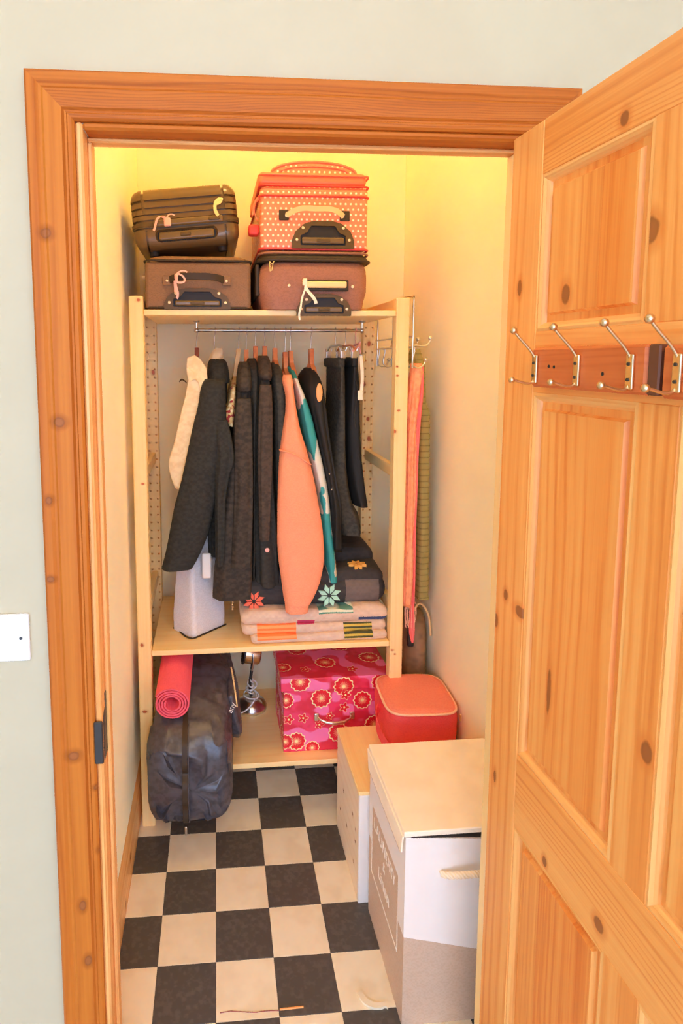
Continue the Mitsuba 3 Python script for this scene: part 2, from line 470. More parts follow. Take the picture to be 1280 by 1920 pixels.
# ------------------------------------------------------------------ the room: shell
XL, XR, YB, YF, YI, ZC = -.024, 1.045, .545, -.874, -.815, 2.95      # closet left, right, back, outer wall face, its inner face, ceilings
OX0, OX1, OZ = .041, .836, 1.9925                                     # hole in the wall that the lining sits in
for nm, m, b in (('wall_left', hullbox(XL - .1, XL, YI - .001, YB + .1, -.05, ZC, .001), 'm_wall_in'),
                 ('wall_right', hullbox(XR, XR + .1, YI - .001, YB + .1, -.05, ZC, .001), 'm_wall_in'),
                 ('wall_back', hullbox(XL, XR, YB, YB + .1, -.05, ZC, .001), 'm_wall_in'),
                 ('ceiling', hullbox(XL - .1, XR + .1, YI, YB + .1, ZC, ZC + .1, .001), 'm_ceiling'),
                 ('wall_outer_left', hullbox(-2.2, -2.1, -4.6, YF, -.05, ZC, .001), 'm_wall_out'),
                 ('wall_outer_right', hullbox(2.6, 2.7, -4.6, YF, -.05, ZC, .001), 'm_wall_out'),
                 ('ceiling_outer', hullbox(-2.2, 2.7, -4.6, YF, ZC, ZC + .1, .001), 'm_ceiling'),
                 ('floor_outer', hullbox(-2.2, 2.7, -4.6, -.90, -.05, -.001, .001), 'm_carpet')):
    put(nm, m, b, kind='structure')
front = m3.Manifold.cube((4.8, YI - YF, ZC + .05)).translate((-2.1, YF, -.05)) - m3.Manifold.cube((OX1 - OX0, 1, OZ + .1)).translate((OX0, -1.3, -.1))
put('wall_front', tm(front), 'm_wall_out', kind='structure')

# floor: chequered tiles one by one on a base
put('floor', hullbox(XL, XR, -.90, YB, -.05, -.004, .001), 'm_grout', kind='structure')
TT, TX, TY, TA = .15472, .09886, .26461, -.00564
tile_full = {c: mikit.ply(hullbox(.0003, TT - .0003, -TT + .0003, -.0003, -.004, 0, .0006), b) for c, b in ((0, 'm_tile_cream'), (1, 'm_tile_black'))}
for j in range(-2, 8):
    for i in range(-1, 7):
        c = (i + j) % 2
        to = T().translate([TX, TY, 0]).rotate([0, 0, 1], math.degrees(TA)).translate([i * TT, -j * TT, 0])
        x0, x1 = TX + i * TT, TX + (i + 1) * TT
        y1, y0 = TY - j * TT, TY - (j + 1) * TT
        if x0 < XL or x1 > XR or y1 > YB:
            m = hullbox(max(x0, XL + .001) - x0 + .0003, min(x1, XR - .001) - x0 - .0003, -TT + .0003, min(y1, YB - .001) - y1 - .0003, -.004, 0, .0006)
            put('tile', m, ('m_tile_cream', 'm_tile_black')[c], 'floor', to=to)
        else:
            put('tile', tile_full[c], None, 'floor', to=to)

# skirting boards
for nm, x, s in (('baseboard_left', XL, 1), ('baseboard_right', XR, -1)):
    prof = Polygon([(0, 0), (.014, 0), (.014, .105), (.010, .122), (.006, .13), (0, .14)])
    m = extrude(prof, YB - YI - .002, 'xy')
    v = m.vertices.copy()
    m.vertices = np.stack([x + s * v[:, 0], YI + .001 + v[:, 2], v[:, 1]], 1)
    if m.volume < 0:
        m.invert()
    wood(nm, m, 'm_pine_jamb', 1, 14, kind='structure')
m = hullbox(XL + .015, XR - .015, YB - .014, YB, 0, .14, .004)
put('baseboard_back', m, 'm_wall_in', kind='structure')


# ------------------------------------------------------------------ door frame: architrave, lining, stops
def mitred(profile, path):
    """Sweep a profile (distance from inner edge outward, thickness toward the room) along an up-over-down frame; three mitred pieces."""
    (ix0, ix1, iz) = path
    P = np.array(profile)
    pieces = []
    n = len(P)
    for side in ('left', 'top', 'right'):
        def at(end):
            out = []
            for (w, t) in P:
                x0, x1, z1 = ix0 - w, ix1 + w, iz + w
                y = YF - t
                if side == 'left':
                    out.append((x0, y, 0.0 if end == 0 else z1))
                elif side == 'right':
                    out.append((x1, y, 0.0 if end == 0 else z1))
                else:
                    out.append((x0 if end == 0 else x1, y, z1))
            return out
        v = np.array(at(0) + at(1)); f = []
        for i in range(n):
            k = (i + 1) % n
            f += [(i, k, n + k), (i, n + k, n + i)]
        tri = trimesh.creation.triangulate_polygon(Polygon(P), engine='earcut')
        idx = [int(np.argmin(np.abs(P - q).sum(1))) for q in tri[0]]
        for a, b, c in tri[1]:
            f += [(idx[a], idx[b], idx[c]), (n + idx[c], n + idx[b], n + idx[a])]
        m = trimesh.Trimesh(v, f, process=False)
        trimesh.repair.fix_normals(m)
        if m.volume < 0:
            m.invert()
        pieces.append(m)
    return pieces


prof = [(0, 0), (0, .011), (.004, .0145), (.010, .016), (.0125, .0125), (.016, .0125), (.020, .0165), (.034, .019), (.048, .020), (.052, .018), (.056, .018), (.062, .021), (.074, .022), (.078, .018), (.078, 0)]
frame = thing('door_frame', None, None, kind='structure')
labels[frame] = {'kind': 'structure', 'label': 'pine door frame with moulded architrave around the closet opening'}
for m, ax, bd in zip(mitred(prof, (.030, .847, 2.003)), (2, 0, 2), (1, 3, 2)):
    wood('architrave', m, 'm_pine_frame', ax, bd, frame)
wood('lining', hullbox(.030, .0425, YF - .008, YI + .003, 0, 2.0035, .004), 'm_pine_jamb', 2, 2, frame)
wood('lining', hullbox(.8345, .847, YF - .008, YI + .003, 0, 2.0035, .004), 'm_pine_rack', 2, 9, frame)  # right side in paler pine, imitating the strong lamp light on it
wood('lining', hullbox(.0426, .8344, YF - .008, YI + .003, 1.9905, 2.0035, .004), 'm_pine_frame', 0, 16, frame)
wood('stop', hullbox(.0426, .0505, -.842, YI + .002, 0, 1.9825, .002), 'm_pine_jamb', 2, 17, frame)
wood('stop', hullbox(.8265, .8344, -.842, YI + .002, 0, 1.9825, .002), 'm_pine_rack', 2, 18, frame)  # paler pine here too, lamp brightness put into the colour
wood('stop', hullbox(.0426, .8344, -.842, YI + .002, 1.9830, 1.9904, .002), 'm_pine_jamb', 0, 19, frame)
# strike plate on the left rebate
pl = extrude(Polygon([(-.870, .835), (-.842, .835), (-.842, .958), (-.850, .958), (-.850, .930), (-.870, .922)]).buffer(.001), .0012, 'yz', .0425)
put('strike_plate', pl, 'm_black_metal', frame, label='black metal strike plate')
pl = hullbox(.028, .0445, -.8905, -.8835, .838, .922, .002)
put('strike_lip', pl, 'm_black_metal', frame, label='black metal lip of the strike plate')

# light switch
sw = thing('light_switch', 'white wall light switch beside the door frame', 'light switch')
put('plate', tm(rbox(-.171, -.084, YF - .009, YF - .0002, 1.046, 1.135, .003)), 'm_plastic_white', sw, smooth=35)
put('rocker', tm(rbox(-.146, -.123, YF - .0125, YF - .008, 1.072, 1.107, .002)), 'm_plastic_white', sw, smooth=35)
for x in (-.099, -.157):
    put('screw', lathe([(0, 0), (.0032, 0), (.0028, .0012), (0, .0016)]).apply_transform(trimesh.transformations.rotation_matrix(math.pi / 2, [1, 0, 0])).apply_translation((x, YF - .0086, 1.090)), 'm_black_metal', sw, label='dark screw')

# ------------------------------------------------------------------ the door
DA = 2.5
DT = T().translate([.797, -.90, 0]).rotate([0, 0, 1], -90 + DA)
door = 'door_1'
tag(door, 'open pine six panel door', kind='structure')
TH = .035
SX = (0, .098, .350, .420, .668, .762)
RZ = ((.006, .20), (.745, .885), (1.543, 1.645), (1.900, 1.987))
wood('stile', hullbox(SX[0], SX[1], 0, TH, .006, 1.987, .002), 'm_pine_door', 2, 4, door, DT)
wood('stile', hullbox(SX[4], SX[5], 0, TH, .006, 1.987, .002), 'm_pine_door', 2, 21, door, DT)
for n_, (a, b) in enumerate(RZ):
    wood('rail', hullbox(SX[1], SX[4], 0.0002, TH, a, b, .0008), 'm_pine_door', 0, (20, 5, 5, 5)[n_], door, DT)
for (a, b) in ((.20, .745), (.885, 1.543), (1.645, 1.900)):
    wood('muntin', hullbox(SX[2], SX[3], 0.0002, TH, a, b, .0008), 'm_pine_door', 2, 7, door, DT)


def raised(x0, x1, z0, z1):
    """A fielded panel: margin, sharp step, raised centre."""
    e, c, g = .013, .030, .0335
    L = [(x0, x1, z0, z1, .011), (x0 + e, x1 - e, z0 + e, z1 - e, .011), (x0 + c, x1 - c, z0 + c, z1 - c, .0105), (x0 + g, x1 - g, z0 + g, z1 - g, .0040)]
    v, f = [], []
    for a, b, c_, d_, y in L:
        v += [(a, y, c_), (b, y, c_), (b, y, d_), (a, y, d_)]
    for i in range(3):
        for j in range(4):
            k = (j + 1) % 4
            f += [(i * 4 + j, i * 4 + k, i * 4 + 4 + k), (i * 4 + j, i * 4 + 4 + k, i * 4 + 4 + j)]
    f += [(12, 13, 14), (12, 14, 15)]
    b0 = len(v)
    v += [(x0, .024, z0), (x1, .024, z0), (x1, .024, z1), (x0, .024, z1)]
    for j in range(4):
        k = (j + 1) % 4
        f += [(j, b0 + k, k), (j, b0 + j, b0 + k)]
    f += [(b0, b0 + 2, b0 + 1), (b0, b0 + 3, b0 + 2)]
    m = trimesh.Trimesh(v, f, process=False)
    trimesh.repair.fix_normals(m)
    return m


BP = [(0, .0015), (.005, .0), (.010, .003), (.013, .007), (.015, .0115), (0, .0115)]
for (xa, xb) in ((SX[1], SX[2]), (SX[3], SX[4])):
    for r_, (za, zb) in enumerate(((.20, .745), (.885, 1.543), (1.645, 1.900))):
        pn = wood('panel', raised(xa - .004, xb + .004, za - .004, zb + .004), 'm_pine_panel', 2, (30, 8, 6)[r_] if xa == SX[1] else 31 + r_, door, DT)
        P = np.array(BP)
        for side in range(4):
            def pos(w, y, end):
                if side == 0:
                    return (xa + w, y, za + w if end == 0 else zb - w)
                if side == 1:
                    return (xb - w, y, za + w if end == 0 else zb - w)
                if side == 2:
                    return (xa + w if end == 0 else xb - w, y, za + w)
                return (xa + w if end == 0 else xb - w, y, zb - w)
            n_ = len(P)
            v = np.array([pos(w, y, 0) for w, y in P] + [pos(w, y, 1) for w, y in P])
            f = []
            for i in range(n_):
                k = (i + 1) % n_
                f += [(i, k, n_ + k), (i, n_ + k, n_ + i)]
            for i in range(1, n_ - 1):
                f += [(0, i, i + 1), (n_, n_ + i + 1, n_ + i)]
            m = trimesh.Trimesh(v, f, process=False); trimesh.repair.fix_normals(m)
            if m.volume < 0:
                m.invert()
            wood('bead', m, 'm_pine_bead', 2 if side < 2 else 0, 40 + side, pn, DT)

# hook boards on the lock rail
hookpath = [(-.0235, 1.567), (-.028, 1.5605), (-.040, 1.560), (-.058, 1.566)]


def coat_hook(s, parent):
    pm = rbox(s - .0065, s + .0065, -.0255, -.0205, 1.560, 1.606, .0022, 12)
    up = tube([(s, -.023, 1.600), (s, -.027, 1.607), (s, -.045, 1.627), (s, -.060, 1.643)], .0021, 10, 16)
    lo = tube([(s, -.023, 1.568), (s, -.027, 1.5615), (s, -.040, 1.5605), (s, -.058, 1.565)], .0021, 10, 16)
    b1 = trimesh.creation.icosphere(3, .0056); b1.apply_translation((s, -.062, 1.645))
    b2 = trimesh.creation.icosphere(3, .0052); b2.apply_translation((s, -.062, 1.566))
    h = put('hook', trimesh.util.concatenate([tm(pm), up, lo, b1, b2]), 'm_brass', parent, smooth=40, to=DT, label='double coat hook with ball ends')
    for z in (1.573, 1.593):
        q = trimesh.creation.cylinder(.0022, .0015, sections=12)
        q.apply_transform(trimesh.transformations.rotation_matrix(math.pi / 2, [1, 0, 0])); q.apply_translation((s, -.0262, z))
        put('screw', q, 'm_black_metal', h, to=DT)


b1 = thing('coat_hook_board', 'red brown wooden board with three hooks on the open door, nearest the closet', 'hook board')
wood('board', hullbox(.126, .386, -.0205, -.0002, 1.554, 1.618, .004), 'm_board_red', 0, 50, b1, DT)
put('end_cap', hullbox(.3865, .4065, -.0195, -.0004, 1.5545, 1.6175, .002), 'm_dark_end', b1, to=DT, label='dark end of the board')
for s in (.140, .250, .361):
    coat_hook(s, b1)
for s, z in ((.176, 1.588), (.190, 1.587), (.305, 1.579)):
    q = trimesh.creation.cylinder(.0024, .001, sections=12)
    q.apply_transform(trimesh.transformations.rotation_matrix(math.pi / 2, [1, 0, 0])); q.apply_translation((s, -.0208, z))
    put('screw_hole', q, 'm_void', b1, to=DT)
b2 = thing('coat_hook_board', 'red brown hook board on the door, cut by the right edge of the photo', 'hook board')
wood('board', hullbox(.411, .690, -.0205, -.0002, 1.552, 1.616, .004), 'm_board_red', 0, 51, b2, DT)
for s in (.439, .550, .661):
    coat_hook(s, b2)

# ------------------------------------------------------------------ the lamp that lights the closet (above the door head, out of sight)
lp = thing('pendant_lamp', 'pendant bulb hanging from the closet ceiling', 'lamp')
m = trimesh.creation.icosphere(3, LAMP_R); m.apply_translation(LAMP_AT)
put('bulb', m, None, lp, smooth=True, emitter={'type': 'area', 'radiance': {'type': 'rgb', 'value': list(LAMP)}})
put('socket', trimesh.creation.cylinder(.02, .05, sections=20).apply_translation((LAMP_AT[0], LAMP_AT[1], LAMP_AT[2] + LAMP_R + .022)), 'm_plastic_white', lp, smooth=40)
put('cord', tube([(LAMP_AT[0], LAMP_AT[1], LAMP_AT[2] + LAMP_R + .04), (LAMP_AT[0], LAMP_AT[1], ZC)], .003), 'm_plastic_white', lp, smooth=40)

hl = thing('added_fill_lamp', 'added fill lamp, an unseen globe on the hall ceiling behind the camera', 'lamp')  # added lamp out of view: warms the outer wall, fills the closet from the front
m = trimesh.creation.icosphere(3, .14); m.apply_translation((.35, -2.9, 2.70))
put('globe', m, None, hl, smooth=True, emitter={'type': 'area', 'radiance': {'type': 'rgb', 'value': list(HALL_FILL)}})
put('ceiling_rose', lathe([(0, 2.83), (.05, 2.83), (.07, 2.90), (.07, 2.949), (0, 2.949)], (.35, -2.9, 0)), 'm_plastic_white', hl, smooth=40)

# ------------------------------------------------------------------ the rack
RW, RH, RD, PW = .901, 1.798, .493, .044
ZT, ZM, ZB, ST = 1.756, .632, .210, .018
rack = thing('shelf_rack', 'tall open pine storage rack with three shelves standing in the closet', 'shelving unit')


def post(x0, y0, holes, bd):
    man = m3.Manifold.cube((PW, PW, RH)).translate((x0, y0, 0))
    if holes:
        cyl = m3.Manifold.cylinder(.026, .0041, .0041, 10).rotate((90, 0, 0))
        cs = [cyl.translate((x0 + dx, y0 + .020, z)) for dx in (.009, .036) for z in np.arange(.09, RH - .04, .032)]
        man = man - m3.Manifold.batch_boolean(cs, m3.OpType.Add)
    return wood('post', tm(man) if holes else hullbox(x0, x0 + PW, y0, y0 + PW, 0, RH, .003), 'm_pine_rack', 2, bd, rack)


post(0, 0, False, 10); post(RW - PW, 0, False, 11); post(0, RD - PW, True, 12); post(RW - PW, RD - PW, True, 13)
for x0 in (.011, RW - PW + .011):
    for (a, b) in ((1.760, 1.798), (1.196, 1.236), (.715, .755), (.10, .14)):
        wood('side_rail', hullbox(x0, x0 + .022, PW, RD - PW, a, b, .002), 'm_pine_rack', 1, 23, rack)
for z in (ZT, ZM, ZB):
    m = hullbox(PW + .0015, RW - PW - .0015, .001, RD - .001, z - ST, z, .0015)
    wood('shelf', m, 'm_pine_rack', 0, int(24 + z * 3), rack)

# rod under the top shelf
rod = thing('clothes_rail', 'chrome clothes rail fixed under the top shelf of the rack', 'clothes rail')
put('rail', tube([(.198, .27, 1.7035), (.812, .27, 1.7035)], .0062, 16), 'm_chrome', rod, smooth=50)
for x in (.203, .808):
    brk = [lathe([(0, 0), (.013, 0), (.012, .004), (.006, .007), (.0055, .03), (0, .031)], (x, .27, 1.7085)), trimesh.creation.icosphere(2, .0095).apply_translation((x, .27, 1.7035))]
    brk[0].vertices[:, 2] = 1.738 - (brk[0].vertices[:, 2] - 1.7085); brk[0].invert()
    put('bracket', trimesh.util.concatenate(brk), 'm_chrome', rod, smooth=50)


# ------------------------------------------------------------------ hangers and clothes
def hanger(x, ztop, zhook, label, wood_b='m_wood_hanger', tilt=0.0, length=.15, group=None, neck=.072, xt=None):
    """Wooden hanger in the yz plane: neck, two sloping arms, metal hook over the rail."""
    h = thing('coat_hanger', label, 'hanger', group)
    y = .27
    arm = Polygon([(y - .013, ztop), (y + .013, ztop), (y + .018, ztop - .02), (y + .028, ztop - neck + .012), (y + .07, ztop - neck - .004), (y + length, ztop - neck - .046), (y + length + .004, ztop - neck - .058), (y + length - .01, ztop - neck - .062),
                   (y + .06, ztop - neck - .034), (y, ztop - neck - .026), (y - .06, ztop - neck - .034), (y - length + .01, ztop - neck - .062), (y - length - .004, ztop - neck - .058), (y - length, ztop - neck - .046), (y - .07, ztop - neck - .004), (y - .028, ztop - neck + .012), (y - .018, ztop - .02)])
    m = extrude(arm.buffer(.002).simplify(.0005), .015, 'yz', x - .0075)
    if xt is not None:
        m.vertices[:, 0] += (ztop - m.vertices[:, 2]) / neck * (xt - x) * np.clip((ztop - m.vertices[:, 2]) / neck, 0, 1) ** 0
    put('body', m, wood_b, h, smooth=30)
    x1 = x + tilt
    c = (x1, .27, 1.7035)
    R = .0105
    pts = [(x, y, ztop - .004), (x, y, ztop + .012), (x + tilt * .4, y + .004, 1.7035 - .024)]
    for a in np.linspace(-70, 200, 12):
        pts.append((x1, .27 + R * math.cos(math.radians(a)) * 1.0, 1.7035 + R * math.sin(math.radians(a))))
    put('hook', tube(pts, .0016, 8), 'm_steel', h, smooth=60)
    return h


def depth(z, zt, hmax=.205):
    return float(np.interp(zt - z, [0, .012, .035, .065, .11, .4, 1.0], [.04, .115, .175, hmax - .01, hmax, hmax, hmax + .01]))


def body(rows, hmax=.205, yc=.27, extra=0.0):
    zt = max(r[0] for r in rows)
    return [(z, a, b, yc, depth(z, zt, hmax)) for (z, a, b) in rows]


def garment(name, label, cat, rows, bsdf, hmax=.205, yc=.27, fold=.010, k=9, seed=1, group=None, part='body', p=.5):
    g = thing(name, label, cat, group)
    put(part, loft(body(rows, hmax, yc), fold=fold, k=k, seed=seed, levels=52, p=p), bsdf, g, smooth=60)
    return g


def sleeve(g, rows, yc, hy, bsdf, seed=3, fold=.007, part='sleeve', p=.65, taper=.8):
    zt, zb = rows[0][0], rows[-1][0]
    rr = [(z, a, b, yc if np.ndim(yc) == 0 else float(np.interp(z, [zb, zt], yc[::-1])), hy * (1 if i else .6)) for i, (z, a, b) in enumerate(rows)]
    return put(part, loft(rr, n=36, levels=44, fold=fold, k=5, seed=seed, foldtop=.1, p=p), bsdf, g, smooth=60)


GH = 'wooden hangers on the clothes rail'
# 1 cream jacket
hanger(.203, 1.640, 1.70, 'dark brown hanger at the left end of the rail holding the cream jacket', 'm_wood_hanger_dark', .004)
g = garment('jacket', 'cream jacket hanging at the left end of the rail', 'jacket', [(1.572, .195, .225), (1.54, .19, .232), (1.45, .185, .235), (1.25, .18, .24), (1.02, .18, .24)], 'm_cream_cloth', seed=2, hmax=.18, yc=.30)
sleeve(g, [(1.575, .182, .228), (1.50, .172, .226), (1.411, .149, .220), (1.32, .127, .214), (1.25, .108, .208), (1.235, .1085, .206), (1.20, .117, .204), (1.165, .129, .202)], .10, .024, 'm_cream_cloth', 4, .002, p=.3)
for pts in ([(.178, 1.603), (.200, 1.611), (.216, 1.600), (.236, 1.571), (.240, 1.521), (.226, 1.470), (.214, 1.525), (.200, 1.553), (.175, 1.566)], [(.176, 1.570), (.200, 1.556), (.206, 1.540), (.186, 1.53), (.178, 1.545)]):
    put('lapel', tm(m3.Manifold.batch_hull([m3.Manifold.sphere(.003, 8).translate((x, .072 + .03 * (z > 1.59), z)) for x, z in pts]) if len(pts) < 6 else m3.Manifold.batch_boolean([m3.Manifold.batch_hull([m3.Manifold.sphere(.003, 8).translate((x, .070 + .02 * max(0, (z - 1.55) / .06), z)) for x, z in q]) for q in (pts[:3] + pts[6:], pts[2:7])], m3.OpType.Add)), 'm_cream_cloth', g, smooth=40)
put('strap', ribbon([(.172, .085, 1.522), (.160, .07, 1.533), (.152, .05, 1.528)], .006, .002, (0, 1, .3)), 'm_case_black', g, label='short dark strap')
# 2 green black jacket on padded hanger
h = hanger(.266, 1.628, 1.70, 'padded white hanger holding the green black jacket', 'm_ribbon_cream', .004, neck=.05)
put('padding', loft([(1.640, .272, .292, .25, .03), (1.628, .258, .298, .25, .06), (1.60, .246, .296, .25, .10), (1.58, .24, .29, .25, .11)], n=32, levels=14, fold=.004, seed=8, k=9), 'm_ribbon_cream', h, smooth=60)
g = garment('jacket', 'green black wool jacket with stand collar and a sleeve flung out to the left', 'jacket', [(1.575, .247, .304), (1.53, .236, .309), (1.438, .234, .308), (1.266, .232, .300), (1.071, .234, .286), (.905, .236, .284)], 'm_green_black', seed=5, hmax=.17, yc=.315)
put('collar', loft([(1.601, .250, .300, .20, .07), (1.585, .243, .310, .19, .085), (1.55, .240, .316, .17, .09), (1.522, .236, .318, .16, .085), (1.517, .245, .31, .16, .06)], n=40, levels=20, fold=.002, seed=2), 'm_green_black', g, smooth=45)
sleeve(g, [(1.535, .232, .300), (1.51, .220, .302), (1.449, .210, .302), (1.377, .192, .303), (1.27, .168, .292), (1.198, .151, .274), (1.107, .126, .258), (1.015, .107, .236), (.950, .093, .21), (.903, .080, .184)], (.085, .055), .05, 'm_green_black', 6, .004)
sleeve(g, [(1.40, .262, .306), (1.32, .262, .322), (1.27, .266, .326), (1.22, .262, .312), (1.12, .262, .296), (.95, .262, .290), (.91, .264, .286)], .045, .03, 'm_green_black', 9, .006, 'lapel')
# 3 floral dress strap on pale hanger
h = hanger(.354, 1.636, 1.70, 'thin pale wood hanger holding the floral top', 'm_wood_hanger_pale', .002, .10, neck=.11, xt=.337)
g = garment('floral_top', 'small red and cream floral top showing between the dark jackets', 'top', [(1.525, .325, .338), (1.50, .318, .340), (1.45, .308, .338), (1.40, .290, .336), (1.372, .312, .330)], 'm_floral', hmax=.17, yc=.26, fold=.004, seed=3)
# 4 brown black cord jacket
hanger(.381, 1.632, 1.70, 'orange brown hanger, first of the row of dark jackets', tilt=.004, group=None, neck=.06)
g = garment('jacket', 'brown black corduroy jacket, longest of the dark ones', 'jacket', [(1.578, .352, .382), (1.552, .345, .387), (1.481, .338, .386), (1.372, .325, .387), (1.188, .306, .388), (.999, .296, .388), (.886, .294, .386), (.790, .294, .382)], 'm_brown_black', seed=11, fold=.012)
put('collar', loft([(1.592, .352, .380, .17, .07), (1.56, .343, .388, .14, .08), (1.515, .338, .390, .11, .07), (1.49, .346, .386, .10, .05)], n=36, levels=16, fold=.003, seed=4), 'm_brown_black', g, smooth=45)
sleeve(g, [(1.47, .338, .384), (1.40, .330, .386), (1.2, .328, .388), (1.0, .318, .386), (.90, .312, .38)], .045, .025, 'm_brown_black', 14, .005)
sleeve(g, [(1.30, .312, .386), (1.188, .297, .390), (.999, .273, .392), (.886, .260, .388), (.780, .252, .383)], .085, .045, 'm_brown_black', 12, .008, 'front_panel')
# 5 charcoal jacket
hanger(.415, 1.645, 1.70, 'orange hanger, second of the row of dark jackets', neck=.06)
g = garment('jacket', 'narrow charcoal jacket squeezed between the corduroy one and the brown one', 'jacket', [(1.603, .384, .416), (1.57, .378, .419), (1.53, .377, .419), (1.442, .382, .414), (1.257, .389, .403), (.992, .390, .399), (.84, .386, .397)], 'm_charcoal', seed=13, yc=.28)
# 6 brown buttoned jacket
hanger(.449, 1.645, 1.70, 'orange hanger, third of the row of dark jackets', neck=.055)
g = garment('jacket', 'dark brown jacket with turned collar and a pale button', 'jacket', [(1.600, .420, .452), (1.57, .414, .457), (1.508, .412, .456), (1.372, .405, .458), (1.188, .400, .468), (1.0, .394, .480), (.820, .394, .492)], 'm_charcoal', seed=17, fold=.012)
put('collar', loft([(1.612, .420, .452, .19, .06), (1.585, .414, .458, .16, .08), (1.55, .412, .460, .13, .08), (1.53, .420, .456, .12, .06)], n=36, levels=16, fold=.003, seed=5), 'm_dark_brown', g, smooth=45, label='brown turned collar')
sleeve(g, [(1.515, .414, .452), (1.45, .410, .455), (1.3, .406, .455), (1.1, .410, .448), (.99, .412, .444)], .05, .022, 'm_dark_brown', 18, .004)
put('button', lathe([(0, 0), (.008, 0), (.008, .002), (.006, .003), (0, .0025)], n=20).apply_transform(trimesh.transformations.rotation_matrix(math.pi / 2, [1, 0, 0])).apply_translation((.4375, .058, .95)), 'm_clip_pink', g, smooth=40, label='pale round button')
# 7 olive grey top
hanger(.486, 1.638, 1.70, 'orange hanger, fourth of the row of dark jackets', tilt=-.001, neck=.055)
g = garment('top', 'plain grey brown top hanging left of the peach sweater', 'top', [(1.588, .468, .492), (1.56, .461, .500), (1.515, .458, .506), (1.442, .462, .508), (1.368, .464, .509), (1.181, .471, .496), (.95, .483, .498)], 'm_grey_cloth', seed=19, fold=.004)
# 8 peach sweater
hanger(.523, 1.624, 1.70, 'light orange hanger holding the peach sweater', tilt=.003, neck=.07)
g = garment('sweater', 'peach knitted sweater with a wide sleeve hanging in front', 'sweater', [(1.555, .506, .528), (1.51, .504, .530), (1.44, .508, .536), (1.3, .511, .552), (1.1, .503, .585), (.90, .505, .59)], 'm_peach', seed=23, hmax=.17, yc=.28)
sl = sleeve(g, [(1.548, .494, .521), (1.53, .491, .525), (1.473, .502, .530), (1.438, .502, .536), (1.375, .492, .548), (1.293, .481, .572), (1.194, .474, .597), (1.102, .471, .613), (1.008, .471, .627), (.933, .474, .631), (.860, .483, .620), (.800, .490, .597), (.775, .495, .582)], (.075, .03), .045, 'm_peach', 24, .003, p=.8)
put('cuff', loft([(.782, .4955, .582, .03, .038), (.765, .496, .577, .028, .040), (.744, .498, .573, .026, .036)], n=40, levels=10, fold=.0012, k=19, seed=3), 'm_peach', g, smooth=60)
put('seam', tube([(.480, .050, 1.298), (.488, .024, 1.2975), (.505, .014, 1.294), (.53, .009, 1.285), (.556, .012, 1.268), (.574, .022, 1.255), (.585, .046, 1.247)], .003, 8, 20), 'm_peach', g, smooth=60)
# 9 teal print shirt
hanger(.544, 1.628, 1.70, 'dark orange hanger holding the teal patterned shirt', 'm_wood_hanger', .0, neck=.055)
g = garment('shirt', 'teal and cream leaf patterned shirt just right of the peach sweater', 'shirt', [(1.573, .528, .546), (1.53, .532, .552), (1.476, .546, .573), (1.407, .556, .598), (1.311, .575, .622), (1.216, .600, .643), (1.118, .619, .660), (.994, .633, .673), (.917, .643, .682), (.822, .652, .692)], 'm_teal_print', seed=27, fold=.003, hmax=.20)
# 10 black jacket with orange tag
hanger(.619, 1.636, 1.70, 'orange red hanger standing alone in the gap right of the teal shirt', 'm_wood_hanger', .002, neck=.068)
g = garment('jacket', 'black jacket with an orange tag at the shoulder', 'jacket', [(1.568, .596, .622), (1.54, .586, .630), (1.50, .578, .638), (1.441, .586, .643), (1.367, .606, .651), (1.272, .630, .666), (1.177, .651, .684), (1.062, .667, .704), (.938, .668, .705)], 'm_black_cloth', seed=31, fold=.012)
put('tag', tm(m3.Manifold.sphere(.011, 28).scale((1, .35, 2.9)).translate((.614, .054, 1.488))), 'm_splinter', g, smooth=40, label='orange oval tag')
for x, z in ((.652, 1.21), (.664, 1.16), (.66, 1.155)):
    put('stud', trimesh.creation.icosphere(1, .0022).apply_translation((x, .062, z)), 'm_rivet', g)


# 11-12 trousers on clip hangers
def clip_hanger(x, label, bsdf):
    h = thing('clip_hanger', label, 'hanger')
    pts = [(x, .27, 1.645), (x, .272, 1.678)] + [(x, .27 + .0105 * math.cos(math.radians(a)), 1.7035 + .0105 * math.sin(math.radians(a))) for a in np.linspace(-70, 200, 12)]
    put('hook', tube(pts, .0016, 8), 'm_steel', h, smooth=60)
    put('bar', tube([(x, .12, 1.632), (x, .14, 1.640), (x, .27, 1.648), (x, .40, 1.640), (x, .42, 1.632)], .0035, 10, 20), bsdf, h, smooth=60)
    for y in (.135, .405):
        put('clip', trimesh.util.concatenate([tm(rbox(x - .010, x + .010, y - .006, y + .006, 1.602, 1.630, .003, 10)), tube([(x - .009, y - .004, 1.628), (x - .014, y - .005, 1.640)], .002, 8), tube([(x + .009, y - .004, 1.628), (x + .014, y - .005, 1.640)], .002, 8)]), 'm_chrome', h, smooth=40)
    return h


def pants(name, label, rows, bsdf, yc, hy, seed, band=True):
    g = thing(name, label, 'trousers')
    zt = rows[0][0]
    rr = [(z, a, b, yc, hy) for (z, a, b) in rows]
    put('leg', loft(rr, levels=44, fold=.004, seed=seed, p=.7, foldtop=.05), bsdf, g, smooth=60)
    if band:
        z, a, b = rows[0]
        put('waistband', loft([(z + .006, a - .004, b + .002, yc, hy), (z - .002, a - .008, b + .003, yc, hy + .004), (z - .022, a - .007, b + .003, yc, hy + .004), (z - .028, a - .002, b, yc, hy)], levels=14, fold=.001, seed=seed, p=.6), bsdf, g, smooth=45)
    return g


